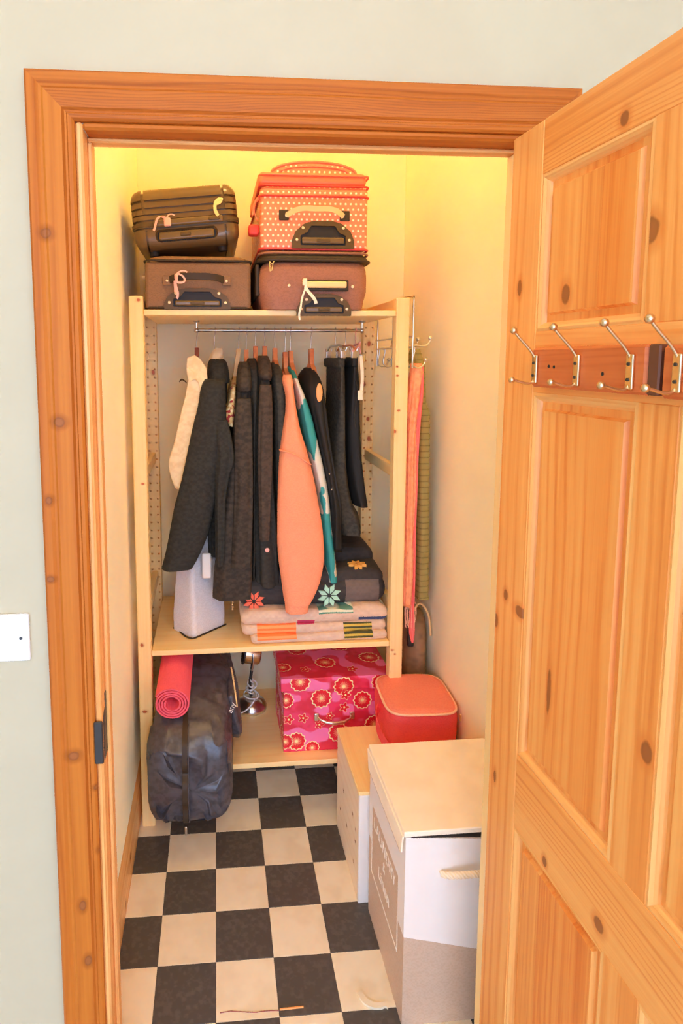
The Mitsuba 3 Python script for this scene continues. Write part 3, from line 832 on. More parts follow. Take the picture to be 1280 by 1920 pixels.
clip_hanger(.709, 'wire clip hanger holding the grey trousers', 'm_steel')
pants('trousers', 'grey black trousers clipped by the waistband, flaring to a wide hem', [(1.598, .692, .720), (1.568, .694, .722), (1.434, .692, .726), (1.328, .682, .732), (1.24, .676, .737), (1.161, .673, .746), (1.07, .684, .766), (1.04, .690, .784), (.968, .711, .797)], 'm_grey_cloth', .27, .14, 33)
clip_hanger(.748, 'clip hanger holding the black trousers', 'm_wood_hanger')
g = pants('trousers', 'black trousers at the right end of the rail', [(1.600, .744, .768), (1.51, .737, .778), (1.393, .731, .786), (1.276, .735, .793), (1.155, .748, .807), (1.07, .768, .818)], 'm_black_cloth', .27, .13, 35)
put('drawstring', tube([(.752, .130, 1.53), (.757, .122, 1.46), (.748, .118, 1.40), (.754, .118, 1.36)], .0016, 8, 16), 'm_charcoal', g, smooth=60)
h = thing('clip_hanger', 'pink plastic clip hanger with a cream strap, last at the right end of the rail', 'hanger')
x = .785
put('hook', tube([(x, .27, 1.645), (x, .272, 1.678)] + [(x, .27 + .0105 * math.cos(math.radians(a)), 1.7035 + .0105 * math.sin(math.radians(a))) for a in np.linspace(-70, 200, 12)], .0018, 8), 'm_clip_pink', h, smooth=60)
put('bar', tube([(.742, .12, 1.628), (.762, .15, 1.640), (.782, .20, 1.652), (.785, .27, 1.652), (.797, .40, 1.635)], .0042, 10, 24), 'm_clip_pink', h, smooth=60)
put('stem', tube([(.784, .20, 1.66), (.782, .19, 1.63), (.79, .19, 1.60)], .004, 8, 10), 'm_clip_pink', h, smooth=60)
put('clip', tm(rbox(.774, .794, .15, .162, 1.588, 1.618, .004, 10)), 'm_chrome', h, smooth=40)
put('strap', ribbon([(.770, .125, 1.61), (.772, .115, 1.57), (.773, .112, 1.52), (.768, .11, 1.475)], .011, .002), 'm_ribbon_cream', h, smooth=40)
put('strap_end', tm(rbox(.757, .776, .107, .113, 1.458, 1.492, .006, 12)), 'm_ribbon_cream', h, smooth=40)


# ------------------------------------------------------------------ suitcases on the top shelf
def arch(cx, z0, w, h, top):
    """D-shaped plate outline: flat bottom, sloping shoulders."""
    return Polygon([(cx - w / 2, z0), (cx + w / 2, z0), (cx + w / 2, z0 + h * .28), (cx + w * .44, z0 + h * .62), (cx + w * .30, z0 + h * .9), (cx + top, z0 + h), (cx - top, z0 + h), (cx - w * .30, z0 + h * .9), (cx - w * .44, z0 + h * .62), (cx - w / 2, z0 + h * .28)]).buffer(.006).buffer(-.004)


def trolley(parent, cx, y, z0, w, h, to=None):
    """Pull-handle recess in the front (facing -y) at plane y."""
    plate = arch(cx, z0, w, h, w * .16)
    slot = Polygon([(cx - w * .36, z0 + h * .12), (cx + w * .36, z0 + h * .12), (cx + w * .36, z0 + h * .46), (cx + w * .26, z0 + h * .56), (cx + w * .19, z0 + h * .82), (cx - w * .19, z0 + h * .82), (cx - w * .26, z0 + h * .56), (cx - w * .36, z0 + h * .46)]).buffer(.002)
    pk = put('handle_plate', extrude(plate.difference(slot), .010, 'xz', y - .009), 'm_trolley_plate', parent, smooth=30, to=to, label='dark handle plate')
    put('recess', extrude(slot.buffer(-.0004), .0018, 'xz', y - .0022), 'm_void', pk, to=to)
    gk = put('pull_grip', tm(rbox(cx - w * .345, cx + w * .345, y - .0125, y - .0024, z0 + h * .15, z0 + h * .40, .005, 14)), 'm_trolley_grip', pk, smooth=40, to=to)
    put('button', tm(rbox(cx - w * .11, cx + w * .11, y - .0155, y - .010, z0 + h * .20, z0 + h * .35, .0035, 12)), 'm_trolley_plate', pk, smooth=40, to=to)
    for dx, dz in ((-.43, .3), (.43, .3), (-.33, .76), (.33, .76)):
        put('rivet', trimesh.creation.icosphere(2, .0048).apply_scale((1, .5, 1)).apply_translation((cx + dx * w, y - .0095, z0 + dz * h)), 'm_rivet', pk, smooth=True, to=to)


def webgrip(parent, x0, x1, z, y, bsdf, patch, to=None, rise=.006):
    k = put('carry_handle', ribbon([(x0, y - .004, z), (x0 + .02, y - .016, z + rise), ((x0 + x1) / 2, y - .024, z + rise * 1.6), (x1 - .02, y - .016, z + rise), (x1, y - .004, z)], .020, .006, (0, 0, 1)), bsdf, parent, smooth=35, to=to)
    for x in (x0 - .008, x1 + .008):
        put('patch', tm(rbox(x - .014, x + .014, y - .007, y - .0005, z - .017, z + .013, .003, 10)), patch, k, smooth=40, to=to)
        put('rivet', trimesh.creation.icosphere(2, .0042).apply_scale((1, .5, 1)).apply_translation((x, y - .0085, z - .003)), 'm_rivet', k, smooth=True, to=to)


def loopframe(x0, x1, y0, y1, z, r, rc=.03):
    """A piping line round a rounded rectangle at height z."""
    pts = []
    for cx_, cy_, a0 in ((x1 - rc, y1 - rc, 0), (x0 + rc, y1 - rc, 90), (x0 + rc, y0 + rc, 180), (x1 - rc, y0 + rc, 270)):
        for a in np.linspace(a0, a0 + 90, 7):
            pts.append((cx_ + rc * math.cos(math.radians(a)), cy_ + rc * math.sin(math.radians(a)), z))
    pts.append(pts[0])
    return tube(pts, r, 8)


SC = 'suitcases piled on the top shelf'
ll = thing('suitcase', 'plain brown fabric suitcase, bottom of the left pile on the top shelf', 'suitcase', SC)
put('body', tm(rbox(.050, .384, .008, .478, ZT + .001, 1.907, .014)), 'm_case_brown', ll, smooth=40)
dome = loft([(1.9065, .050, .384, .243, .235), (1.914, .051, .383, .243, .234), (1.924, .066, .366, .243, .218), (1.928, .11, .32, .243, .17)], n=64, levels=14, p=.28)
put('lid', dome, 'm_case_brown', ll, smooth=50)
put('piping', loopframe(.048, .386, .006, .480, 1.908, .0035), 'm_case_black', ll, smooth=50)
put('piping', loopframe(.049, .385, .007, .479, 1.762, .003), 'm_case_black', ll, smooth=50)
trolley(ll, .214, .008, ZT + .003, .205, .062)
webgrip(ll, .128, .298, 1.848, .008, 'm_case_black', 'm_case_brown')
put('ribbon', trimesh.util.concatenate([ribbon([(.145, -.012, 1.850), (.150, -.022, 1.862), (.168, -.026, 1.858), (.176, -.026, 1.842), (.164, -.026, 1.836), (.150, -.022, 1.846)], .006, .0015, (0, 0, 1)), ribbon([(.150, -.022, 1.855), (.158, -.024, 1.868), (.176, -.025, 1.872), (.184, -.024, 1.868)], .005, .0015, (0, 0, 1)),
     ribbon([(.150, -.02, 1.846), (.150, -.022, 1.82), (.154, -.022, 1.80), (.150, -.02, 1.788)], .008, .0015), ribbon([(.144, -.018, 1.843), (.145, -.02, 1.83), (.146, -.02, 1.808)], .006, .0015), tm(rbox(.146, .156, -.027, -.017, 1.838, 1.862, .004, 10))]), 'm_ribbon_pink', ll, smooth=40, label='pink ribbon tied to the handle')
put('side_foot', trimesh.creation.cylinder(.008, .02, sections=16).apply_transform(trimesh.transformations.rotation_matrix(math.pi / 2, [0, 1, 0])).apply_translation((.044, .10, 1.868)), 'm_rivet', ll, smooth=40)

# bottom right: maroon fabric case
lr = thing('suitcase', 'reddish brown fabric suitcase with black zip edge, bottom of the right pile', 'suitcase', SC)
bodyl = loft([(1.906, .425, .752, .225, .235), (1.88, .408, .762, .22, .242), (1.85, .404, .764, .22, .243), (1.82, .404, .764, .22, .243), (1.79, .412, .757, .22, .242), (ZT + .001, .420, .752, .22, .238)], n=72, levels=24, p=.24, fold=.002, seed=4)
put('body', bodyl, 'm_case_maroon', lr, smooth=50)
put('lid', loft([(1.905, .408, .765, .225, .245), (1.914, .404, .768, .225, .248), (1.926, .412, .760, .225, .242), (1.937, .428, .748, .225, .228)], n=72, levels=16, p=.24), 'm_case_black', lr, smooth=50)
put('piping', loopframe(.405, .767, -.024, .474, 1.909, .0045, .05), 'm_case_black', lr, smooth=50)
put('piping', loopframe(.410, .762, -.020, .470, 1.932, .004, .05), 'm_case_maroon', lr, smooth=50)
put('side_pocket', tm(rbox(.398, .412, .01, .40, 1.80, 1.90, .006)), 'm_case_black', lr, smooth=40)
YR = -.0265
trolley(lr, .612, YR, 1.7375, .170, .064)
k = put('carry_handle', tm(rbox(.548, .682, YR - .020, YR - .004, 1.822, 1.842, .005)), 'm_cream_web', lr, smooth=40, label='pale carry handle')
put('handle_base', tm(rbox(.552, .690, YR - .008, YR + .006, 1.813, 1.848, .004)), 'm_case_black', k, smooth=40)
for x, z in ((.502, 1.83), (.705, 1.828)):
    put('rivet', trimesh.creation.icosphere(2, .005).apply_scale((1, .5, 1)).apply_translation((x, YR + .004, z)), 'm_rivet', lr, smooth=True)
put('tag_strap', trimesh.util.concatenate([ribbon([(.548, YR - .022, 1.848), (.550, YR - .024, 1.82), (.540, YR - .022, 1.79), (.535, YR - .024, 1.76), (.531, YR - .022, 1.74), (.534, YR - .02, 1.722)], .006, .0015), ribbon([(.550, YR - .024, 1.825), (.560, YR - .024, 1.808), (.572, YR - .024, 1.795), (.584, YR - .022, 1.772)], .010, .0015), tm(rbox(.542, .556, YR - .026, YR - .006, 1.828, 1.850, .004, 10))]), 'm_ribbon_cream', lr, smooth=40, label='cream ribbon tied to the handle')
put('zip_pull', trimesh.util.concatenate([tube([(.440, YR - .004, 1.902), (.441, YR - .006, 1.872)], .0015, 6), tube([(.452, YR - .004, 1.902), (.446, YR - .006, 1.874)], .0015, 6), tube([(.440, YR - .004, 1.902), (.448, YR - .006, 1.894), (.454, YR - .004, 1.903)], .0015, 6)]), 'm_chrome', lr, smooth=40)

# top left: hard shell, tilted
ul = thing('suitcase', 'glossy bronze hard shell suitcase lying tilted on the left pile', 'suitcase', SC)
HC = T().translate([.178, .235, 2.046]).rotate([0, 1, 0], -5.5)
hw, hd, hh = .166, .225, .093
shell = rbox(-hw, hw, -hd, hd, -hh, hh, .038, 32)
inner = rbox(-hw + .008, hw - .008, -hd + .008, hd - .008, -hh + .008, hh - .008, .034, 32)


def slab(z0, z1):
    return m3.Manifold.cube((1, 1, z1 - z0)).translate((-.5, -.5, z0))


grooves = [slab(.047, .055), slab(.026, .032), slab(.008, .012), slab(-.013, -.005), slab(-.034, -.028)]
cut = m3.Manifold.batch_boolean(grooves, m3.OpType.Add) + m3.Manifold.cube((.009, 1, 1)).translate((-.130, -.5, .014)) + m3.Manifold.cube((.009, 1, 1)).translate((.119, -.5, .014)) \
    + m3.Manifold.cube((.006, 1, .5)).translate((-.126, -.5, -.535)) + m3.Manifold.cube((.006, 1, .5)).translate((.120, -.5, -.535))
shell = shell - (cut - inner)
recess = rbox(-.098, .098, -.30, -hd + .012, -.078, -.036, .016, 16)
shell = shell - recess
put('shell', tm(shell), 'm_hard_bronze', ul, smooth=30, to=HC)
put('rim', tm((rbox(-hw - .003, hw + .003, -hd - .003, hd + .003, -.07, .07, .04, 28) ^ slab(-.0245, -.0145)) - inner), 'm_trolley_plate', ul, smooth=30, to=HC, label='middle rim')
k = put('pull_grip', tm(rbox(-.086, .086, -hd - .004, -hd + .008, -.070, -.044, .009, 16)), 'm_trolley_grip', ul, smooth=40, to=HC)
put('button', tm(rbox(-.02, .014, -hd - .007, -hd + .001, -.062, -.050, .004, 12)), 'm_trolley_plate', k, smooth=40, to=HC)
put('recess', tm(recess ^ m3.Manifold.cube((1, .004, 1)).translate((-.5, -hd + .008, -.5))), 'm_void', k, to=HC)
put('carry_handle', tm(rbox(-.10, .118, -hd - .014, -hd + .002, -.029, -.008, .006, 14)), 'm_trolley_grip', ul, smooth=40, to=HC)
put('lock', tm(rbox(.072, .108, -hd - .017, -hd - .008, -.024, -.012, .005, 14)), 'm_trolley_plate', ul, smooth=40, to=HC)
put('ribbon', trimesh.util.concatenate([ribbon([(-.100, -hd - .020, -.042), (-.09, -hd - .022, -.02), (-.078, -hd - .024, -.004), (-.065, -hd - .022, -.004), (-.055, -hd - .02, -.012)], .007, .0015), tm(rbox(-.066, -.044, -hd - .022, -hd - .012, -.032, -.006, .004, 10)), ribbon([(-.055, -hd - .02, -.008), (-.045, -hd - .02, .003), (-.03, -hd - .02, -.002)], .004, .0015, (0, 0, 1))]), 'm_ribbon_pink', ul, smooth=40, to=HC, label='pink ribbon on the handle')
put('luggage_tag', trimesh.util.concatenate([ribbon([(.118, -hd - .010, .040), (.104, -hd - .012, .034), (.096, -hd - .014, .016), (.098, -hd - .016, -.002), (.104, -hd - .016, -.012)], .010, .002, (1, 0, 0)), ribbon([(.118, -hd - .010, .042), (.112, -hd - .012, .030), (.102, -hd - .013, .026)], .012, .002)]), 'm_cream_web', ul, smooth=40, to=HC, label='cream luggage tag')
for x in (-.11, .11):
    for y in (-.16, .16):
        put('foot', trimesh.creation.cylinder(.015, .016, sections=20).apply_translation((x, y, -hh - .006)), 'm_void', ul, smooth=40, to=HC)

# top right: pink polka dot case
ur = thing('suitcase', 'pink suitcase with white polka dots, top of the right pile', 'suitcase', SC)
put('body', tm(rbox(.414, .758, .0, .455, 1.943, 2.140, .016)), 'm_polka', ur, smooth=40)
put('lid', tm(rbox(.408, .752, .0, .455, 2.140, 2.183, .016)), 'm_pink_trim', ur, smooth=40, label='coral lid')
dome_ = Polygon([(.585 + .132 * math.cos(a), 2.181 + .034 * math.sin(a)) for a in np.linspace(0, math.pi, 40)])
put('lid_pocket', extrude(dome_, .38, 'xz', .012), 'm_polka', ur, smooth=30)
put('piping', tube([(.585 + .134 * math.cos(a), .013, 2.181 + .0355 * math.sin(a)) for a in np.linspace(0, math.pi, 40)], .0045, 8), 'm_pink_trim', ur, smooth=60)
put('piping', tube([(.585 + .110 * math.cos(a), .011, 2.181 + .0215 * math.sin(a)) for a in np.linspace(0, math.pi, 40)], .003, 8), 'm_pink_trim', ur, smooth=60)
for z, b in ((2.140, 'm_red_trim'), (2.109, 'm_red_trim'), (1.946, 'm_red_trim'), (2.172, 'm_pink_trim')):
    put('piping', loopframe(.411, .760, -.002, .457, z, .0035, .02), b, ur, smooth=50)
trolley(ur, .612, 0.0, 1.950, .195, .080)
for x in (.488, .682):
    k = put('handle_patch', tm(rbox(x - .016, x + .016, -.005, .001, 2.034, 2.066, .003, 10)), 'm_case_black', ur, smooth=40)
    put('rivet', trimesh.creation.icosphere(2, .0055).apply_scale((1, .5, 1)).apply_translation((x + (.008 if x < .5 else -.008), -.006, 2.048)), 'm_rivet', k, smooth=True)
put('carry_handle', ribbon([(.496, -.006, 2.048), (.518, -.016, 2.060), (.545, -.022, 2.067), (.590, -.024, 2.066), (.635, -.022, 2.066), (.656, -.016, 2.060), (.676, -.006, 2.048)], .016, .005, (0, -.3, 1)), 'm_cream_web', ur, smooth=40, label='cream carry handle')
put('side_strap', trimesh.util.concatenate([ribbon([(.412, .02, 2.10), (.398, .015, 2.085), (.396, .012, 2.06), (.405, .01, 2.035)], .010, .003, (0, 1, 0)), tube([(.412, .02, 2.108), (.398, .012, 2.09), (.392, .01, 2.065), (.39, .01, 2.05)], .004, 8, 16)]), 'm_pink_trim', ur, smooth=40)
put('side_handle', tm(rbox(.378, .412, .02, .06, 1.992, 2.026, .008, 14)), 'm_red_trim', ur, smooth=40)

# ------------------------------------------------------------------ middle shelf
sb = thing('fabric_tote', 'silver grey fabric bag standing open on the middle shelf at the left', 'bag')
TC = (.201, .178)
rows = [(z, TC[0] - a, TC[0] + a, TC[1], b) for z, a, b in ((ZM + .001, .080, .058), (ZM + .05, .081, .058), (.75, .079, .054), (.88, .070, .044), (.95, .062, .034), (.985, .055, .022))]
m = loft(rows, n=72, levels=36, p=.26, fold=.0025, k=4, seed=9, foldtop=.05)
m.apply_transform(trimesh.transformations.rotation_matrix(math.radians(42), [0, 0, 1], (TC[0], TC[1], 0)))
m.vertices[:, 2] = np.maximum(m.vertices[:, 2], ZM + .0005)
put('body', m, 'm_silver', sb, smooth=60)
put('flap', tm(rbox(.215, .246, .085, .097, .845, .935, .010, 14)), 'm_carton_white', sb, smooth=40, label='white folded flap')
put('base_piping', tube([(.108, .172, ZM + .003), (.14, .122, ZM + .003), (.166, .086, ZM + .003), (.178, .080, ZM + .003), (.195, .090, ZM + .003), (.25, .142, ZM + .003), (.297, .186, ZM + .003)], .0026, 8, 40), 'm_case_black', sb, smooth=60)


def folded(x0, x1, y0, y1, z0, z1, seed, lean=0.0, bulge=.006):
    """A folded blanket: rounded front fold, soft top."""
    m = tm(rbox(x0, x1, y0, y1, z0, z1, (z1 - z0) * .46, 20).refine_to_length(.018))
    v = m.vertices.copy()
    h = (v[:, 2] - z0) / (z1 - z0)
    q = np.stack([v[:, 0] * 9, v[:, 1] * 9, v[:, 2] * 4], 1)
    v[:, 2] += h * (meshkit.fbm(q, 3, seed) - .5) * bulge * 4 + lean * (v[:, 0] - x0) * h
    v[:, 1] += (meshkit.fbm(q + 5, 3, seed) - .5) * bulge * 2.5
    v[:, 0] += (meshkit.fbm(q + 9, 3, seed + 1) - .5) * bulge * 2
    v[:, 2] = np.maximum(v[:, 2], z0)
    m.vertices = v
    return m


def tm_join(ms):
    return trimesh.util.concatenate(ms)


GB = 'folded blankets on the middle shelf'
k = put('folded_blanket', tm_join([folded(.378, .852, .012, .44, ZM + .001, .664, 3), folded(.350, .852, .028, .44, .656, .694, 4)]), 'm_blanket', smooth=50, label='beige folded blanket with orange and olive striped squares, lowest in the pile', category='blanket', group=GB)
k = put('folded_blanket', folded(.348, .858, .030, .44, .690, .742, 6, bulge=.008), 'm_blanket', smooth=50, label='pinkish beige folded blanket with a mint striped square, middle of the pile', category='blanket', group=GB)
db = thing('folded_blanket', 'charcoal folded blanket with knitted stars, top of the pile', 'blanket', GB)
put('cloth', tm_join([folded(.334, .866, .066, .43, .736, .836, 8, 0, .003), folded(.40, .856, .080, .42, .80, .862, 9, 0, .006), folded(.62, .85, .19, .42, .83, .905, 10, 0, .006)]), 'm_blanket_dark', db, smooth=50)


def star(cx, cz, r, squash=1.0):
    out = []
    for i in range(8):
        a = math.pi / 8 + i * math.pi / 4
        pts = [(.15 * r, 0), (.52 * r, -.20 * r), (r, -.05 * r), (.62 * r, .20 * r)]
        out.append(Polygon([(cx + x * math.cos(a) - z * math.sin(a), cz + squash * (x * math.sin(a) + z * math.cos(a))) for x, z in pts]))
    from shapely import MultiPolygon
    return MultiPolygon(out)


put('star_motif', extrude(star(.392, .766, .039), .006, 'xz', .0645), 'm_star_coral', db, label='coral star')
put('star_motif', extrude(star(.656, .778, .043), .006, 'xz', .0645), 'm_star_mint', db, label='mint star')
mm = extrude(star(.765, .118, .034, 1.0), .014, 'xy', .860)
put('star_motif', mm, 'm_star_gold', db, label='gold star')
kc = thing('beaded_keyring', 'small beaded key ring hanging behind the charcoal blanket', 'key ring')
put('chain', trimesh.util.concatenate([trimesh.creation.icosphere(1, .005).apply_translation((.318 + .002 * (i % 2), .09, .80 - i * .0085)) for i in range(9)]), 'm_brass', kc, smooth=True)
put('loop', tube([(.318, .09, .80), (.317, .095, .84), (.318, .1, .875)], .0015, 6), 'm_black_metal', kc, smooth=60)

# ------------------------------------------------------------------ bottom shelf
bag = thing('sports_bag', 'black nylon sports bag drooping over the front of the bottom shelf', 'bag')
from scipy.interpolate import PchipInterpolator
# sections along y: (y, x0, x1, z0, z1)
SEC = np.array([(-.165, .10, .26, .20, .30), (-.160, .06, .285, .150, .36), (-.145, .040, .300, .128, .402), (-.11, .034, .308, .120, .432), (-.06, .036, .310, .125, .455), (-.02, .048, .312, .16, .475), (.03, .050, .316, .2105, .490), (.12, .052, .325, .2105, .52), (.30, .055, .318, .2105, .52), (.44, .07, .30, .2105, .48), (.46, .10, .27, .24, .42)], float)
ys = np.concatenate([np.linspace(-.165, -.14, 8), np.linspace(-.135, .46, 44)])
I = [PchipInterpolator(SEC[:, 0], SEC[:, k])(ys) for k in range(1, 5)]
n = 72
th = np.arange(n) * 2 * np.pi / n
pp = .42
cc, ss = np.sign(np.cos(th)) * np.abs(np.cos(th)) ** pp, np.sign(np.sin(th)) * np.abs(np.sin(th)) ** pp
G = []
for i, y in enumerate(ys):
    x0, x1, z0, z1 = (q[i] for q in I)
    X, Z = (x0 + x1) / 2 + (x1 - x0) / 2 * cc, (z0 + z1) / 2 + (z1 - z0) / 2 * ss
    Pn = np.stack([X, np.full(n, y), Z], 1)
    w = (meshkit.fbm(Pn * [30, 18, 12], 3, 5) - .5)
    crease = np.abs(meshkit.noise(Pn * [26, 20, 9] + 3, 9) - .5)
    amt = (.022 * w - .018 * (crease < .06)) * np.interp(y, [-.2, .1], [1, .6])
    Pn[:, 1] += amt * (1.2 if y < -.1 else .3)
    Pn[:, 0] += amt * .5 * cc
    Pn[:, 2] += amt * .5 * ss
    if y > -.005:
        Pn[:, 2] = np.maximum(Pn[:, 2], .2105)
    Pn[:, 2] = np.minimum(Pn[:, 2], .60)
    G.append(Pn)
v = np.vstack(G + [[G[0].mean(0) - [0, .004, 0]], [G[-1].mean(0)]])
L_ = len(ys); f = []
for i in range(L_ - 1):
    for j in range(n):
        k2 = (j + 1) % n
        f += [(i * n + j, i * n + k2, (i + 1) * n + k2), (i * n + j, (i + 1) * n + k2, (i + 1) * n + j)]
for j in range(n):
    k2 = (j + 1) % n
    f += [(L_ * n, k2, j), (L_ * n + 1, (L_ - 1) * n + j, (L_ - 1) * n + k2)]
m = trimesh.Trimesh(v, f, process=False)
if m.volume < 0:
    m.invert()
put('body', m, 'm_bag_black', bag, smooth=60)
zc = .158
bv = m.vertices


def bagfront(z):
    q = bv[(np.abs(bv[:, 0] - zc) < .05) & (np.abs(bv[:, 2] - z) < .03)]
    return float(q[:, 1].min())


bq = bv[np.abs(bv[:, 0] - zc) < .055]
bang, brad = np.degrees(np.arctan2(bq[:, 2] - .32, -.02 - bq[:, 1])), np.hypot(bq[:, 2] - .32, -.02 - bq[:, 1])
zp = []
for a in range(100, -66, -8):
    r_ = brad[np.abs(bang - a) < 7]
    if len(r_):
        zp.append((zc, -.02 - (r_.max() + .002) * math.cos(math.radians(a)), .32 + (r_.max() + .002) * math.sin(math.radians(a))))
put('zip', ribbon(zp, .016, .004, sub=50), 'm_case_black', bag, smooth=40, label='black zip')
put('zip_piping', tube([(a + .011, b - .001, c) for a, b, c in zp[6:]], .0018, 6, 30), 'm_bag_black', bag, smooth=60)
put('zip_pull', tm(rbox(zc - .004, zc + .004, bagfront(.14) - .008, bagfront(.14) - .002, .104, .134, .0025, 10)), 'm_chrome', bag, smooth=40)
pk_ = m3.Manifold.batch_hull([m3.Manifold.sphere(.012, 14).translate(q) for q in ((.306, .16, .50), (.308, .00, .46), (.318, -.01, .40), (.334, .00, .335), (.330, .02, .31), (.335, .12, .33), (.325, .16, .42), (.30, .02, .32))])
put('side_pocket', tm(pk_), 'm_bag_black', bag, smooth=50)
put('pocket_piping', tube([(.312, .10, .512), (.318, .06, .490), (.324, .02, .455), (.328, .0, .42)], .003, 8, 20), 'm_cream_web', bag, smooth=60, label='pale piping')
tx = meshkit.text_mesh('any', .016, .0015)
tx.apply_transform(trimesh.transformations.rotation_matrix(math.pi / 2, [1, 0, 0]))
tx.apply_transform(trimesh.transformations.rotation_matrix(math.radians(-68), [0, 1, 0]))
tx.apply_translation((.309, -.045, .425))
put('lettering', tx, 'm_carton_white', bag, label='white lettering')

mat_ = thing('yoga_mat', 'pink rolled yoga mat lying on the black sports bag', 'yoga mat')
# spiral roll
A = np.array([.1165, -.115, .507]); Bq = np.array([.128, .37, .585])
turns, r0, r1 = 4.0, .0245, .0595
tt = np.linspace(0, turns * 2 * np.pi, 300)
rr = r0 + (r1 - r0) * tt / tt[-1]
outer = np.stack([rr * np.cos(tt + 2.6), rr * np.sin(tt + 2.6)], 1)
inn = np.stack([(rr - .0056) * np.cos(tt + 2.6), (rr - .0056) * np.sin(tt + 2.6)], 1)
d_ = (Bq - A) / np.linalg.norm(Bq - A); L_ = np.linalg.norm(Bq - A)
ex = np.array([1.0, 0, 0]); ex = ex - (ex @ d_) * d_; ex /= np.linalg.norm(ex); ez = np.cross(ex, d_)
vv, ff = [], []
for s_ in (0.0, L_):
    for ring in (outer, inn):
        wob = 0
        vv.append(A + d_ * s_ + ring[:, :1] * ex + ring[:, 1:] * ez)
N_ = len(tt)
vv = np.vstack(vv)
o0, i0, o1, i1 = 0, N_, 2 * N_, 3 * N_
for j in range(N_ - 1):
    for a, b in ((o0, o1), (i1, i0), (i0, o0), (o1, i1)):
        ff += [(a + j, a + j + 1, b + j + 1), (a + j, b + j + 1, b + j)]
for j in (0, N_ - 1):
    ff += [(o0 + j, o1 + j, i1 + j), (o0 + j, i1 + j, i0 + j)]
m = trimesh.Trimesh(vv, ff, process=False); trimesh.repair.fix_normals(m)
put('roll', m, 'm_yoga', mat_, smooth=40)

# flowered storage box
fb = thing('storage_box', 'red and pink flowered cardboard box with a metal handle on the bottom shelf', 'box')
put('body', tm(rbox(.494, .872, .052, .332, ZB + .0005, .484, .003, 10)), 'm_flowers', fb, smooth=40)
put('lid', tm(rbox(.484, .880, .046, .340, .440, .4875, .003, 10)), 'm_flowers', fb, smooth=40)
k = put('handle', tube([(.612, .049, .343), (.622, .036, .337), (.645, .028, .330), (.675, .026, .327), (.705, .028, .329), (.728, .036, .335), (.738, .049, .340)], [.003, .0035, .0055, .0065, .0055, .0035, .003], 12), 'm_chrome', fb, smooth=60)
for x in (.611, .739):
    put('rosette', tm(rbox(x - .009, x + .009, .044, .0525, .326, .354, .004, 12)), 'm_chrome', k, smooth=40)

# chrome lamp with cord
lm = thing('table_lamp', 'small chrome lamp with white cord wound round its stem on the bottom shelf', 'lamp')
LX, LY = .398, .345
put('base', lathe([(0, 0), (.058, 0), (.0615, .006), (.061, .016), (.056, .028), (.044, .040), (.028, .048), (.012, .054), (0, .055)], (LX, LY, ZB + .0005), 48), 'm_chrome', lm, smooth=50)
put('stem', tube([(LX, LY, ZB + .05), (LX, LY, .36), (LX + .003, LY, .385), (LX + .004, LY, .40)], .006, 12, 20), 'm_black_metal', lm, smooth=60)
put('bracket', tube([(LX + .004, LY - .044, .46), (LX + .004, LY - .046, .42), (LX + .002, LY - .03, .388), (LX, LY, .375)], .004, 10, 20), 'm_chrome', lm, smooth=60)
drum = lathe([(0, 0), (.036, 0), (.041, .006), (.042, .05), (.040, .066), (.036, .064), (.036, .01), (0, .008)], (0, 0, 0), 40)
drum.apply_transform(trimesh.transformations.rotation_matrix(math.radians(-80), [0, 1, 0])); drum.apply_translation((LX + .036, LY, .437))
put('shade', drum, 'm_lamp_copper', lm, smooth=50)
rim = trimesh.creation.torus(.042, .0045, 40, 12)
rim.apply_transform(trimesh.transformations.rotation_matrix(math.radians(-80), [0, 1, 0])); rim.apply_translation((LX - .028, LY, .448))
put('rim', rim, 'm_black_metal', lm, smooth=60)
cw = [(LX + (.016 + .018 * (1 - q)) * math.cos(q * 40) * (.6 + .4 * math.sin(q * 13)), LY + (.016 + .016 * (1 - q)) * math.sin(q * 40), ZB + .052 + .075 * q + .008 * math.sin(q * 31)) for q in np.linspace(0, 1, 90)]
put('cord', tube(cw, .0028, 7), 'm_cord', lm, smooth=60)
put('cord', tube([(LX + .012, LY - .03, ZB + .058), (LX - .01, LY - .055, ZB + .040), (LX - .045, LY - .065, ZB + .022), (LX - .065, LY - .05, ZB + .018)], .0028, 7, 20), 'm_cord', lm, smooth=60)

# ------------------------------------------------------------------ right side: chest, vanity case, carton
ch = thing('pine_chest', 'low pale pine chest against the right wall behind the big carton', 'chest')
CX0, CY0, CY1, CZ = .668, -.366, -.045, .355
wood('side_board', hullbox(CX0, CX0 + .012, CY0 + .012, CY1, 0, CZ - .012, .0015), 'm_pine_chest', 1, 15, ch)
wood('front_board', hullbox(CX0, 1.03, CY0, CY0 + .0118, 0, CZ - .012, .0015), 'm_carton_white', 0, 60, ch, label='front board whitened for the daylight on it')  # pine front coloured white to carry the daylight falling on it
wood('back_board', hullbox(CX0 + .012, 1.03, CY1 - .012, CY1, 0, CZ - .012, .0015), 'm_pine_chest', 0, 61, ch)
wood('side_board', hullbox(1.018, 1.03, CY0 + .012, CY1 - .012, 0, CZ - .012, .0015), 'm_pine_chest', 1, 62, ch)
wood('lid', hullbox(CX0 - .003, 1.033, CY0 - .002, CY1 + .002, CZ - .0118, CZ, .002), 'm_pine_rack', 1, 63, ch)

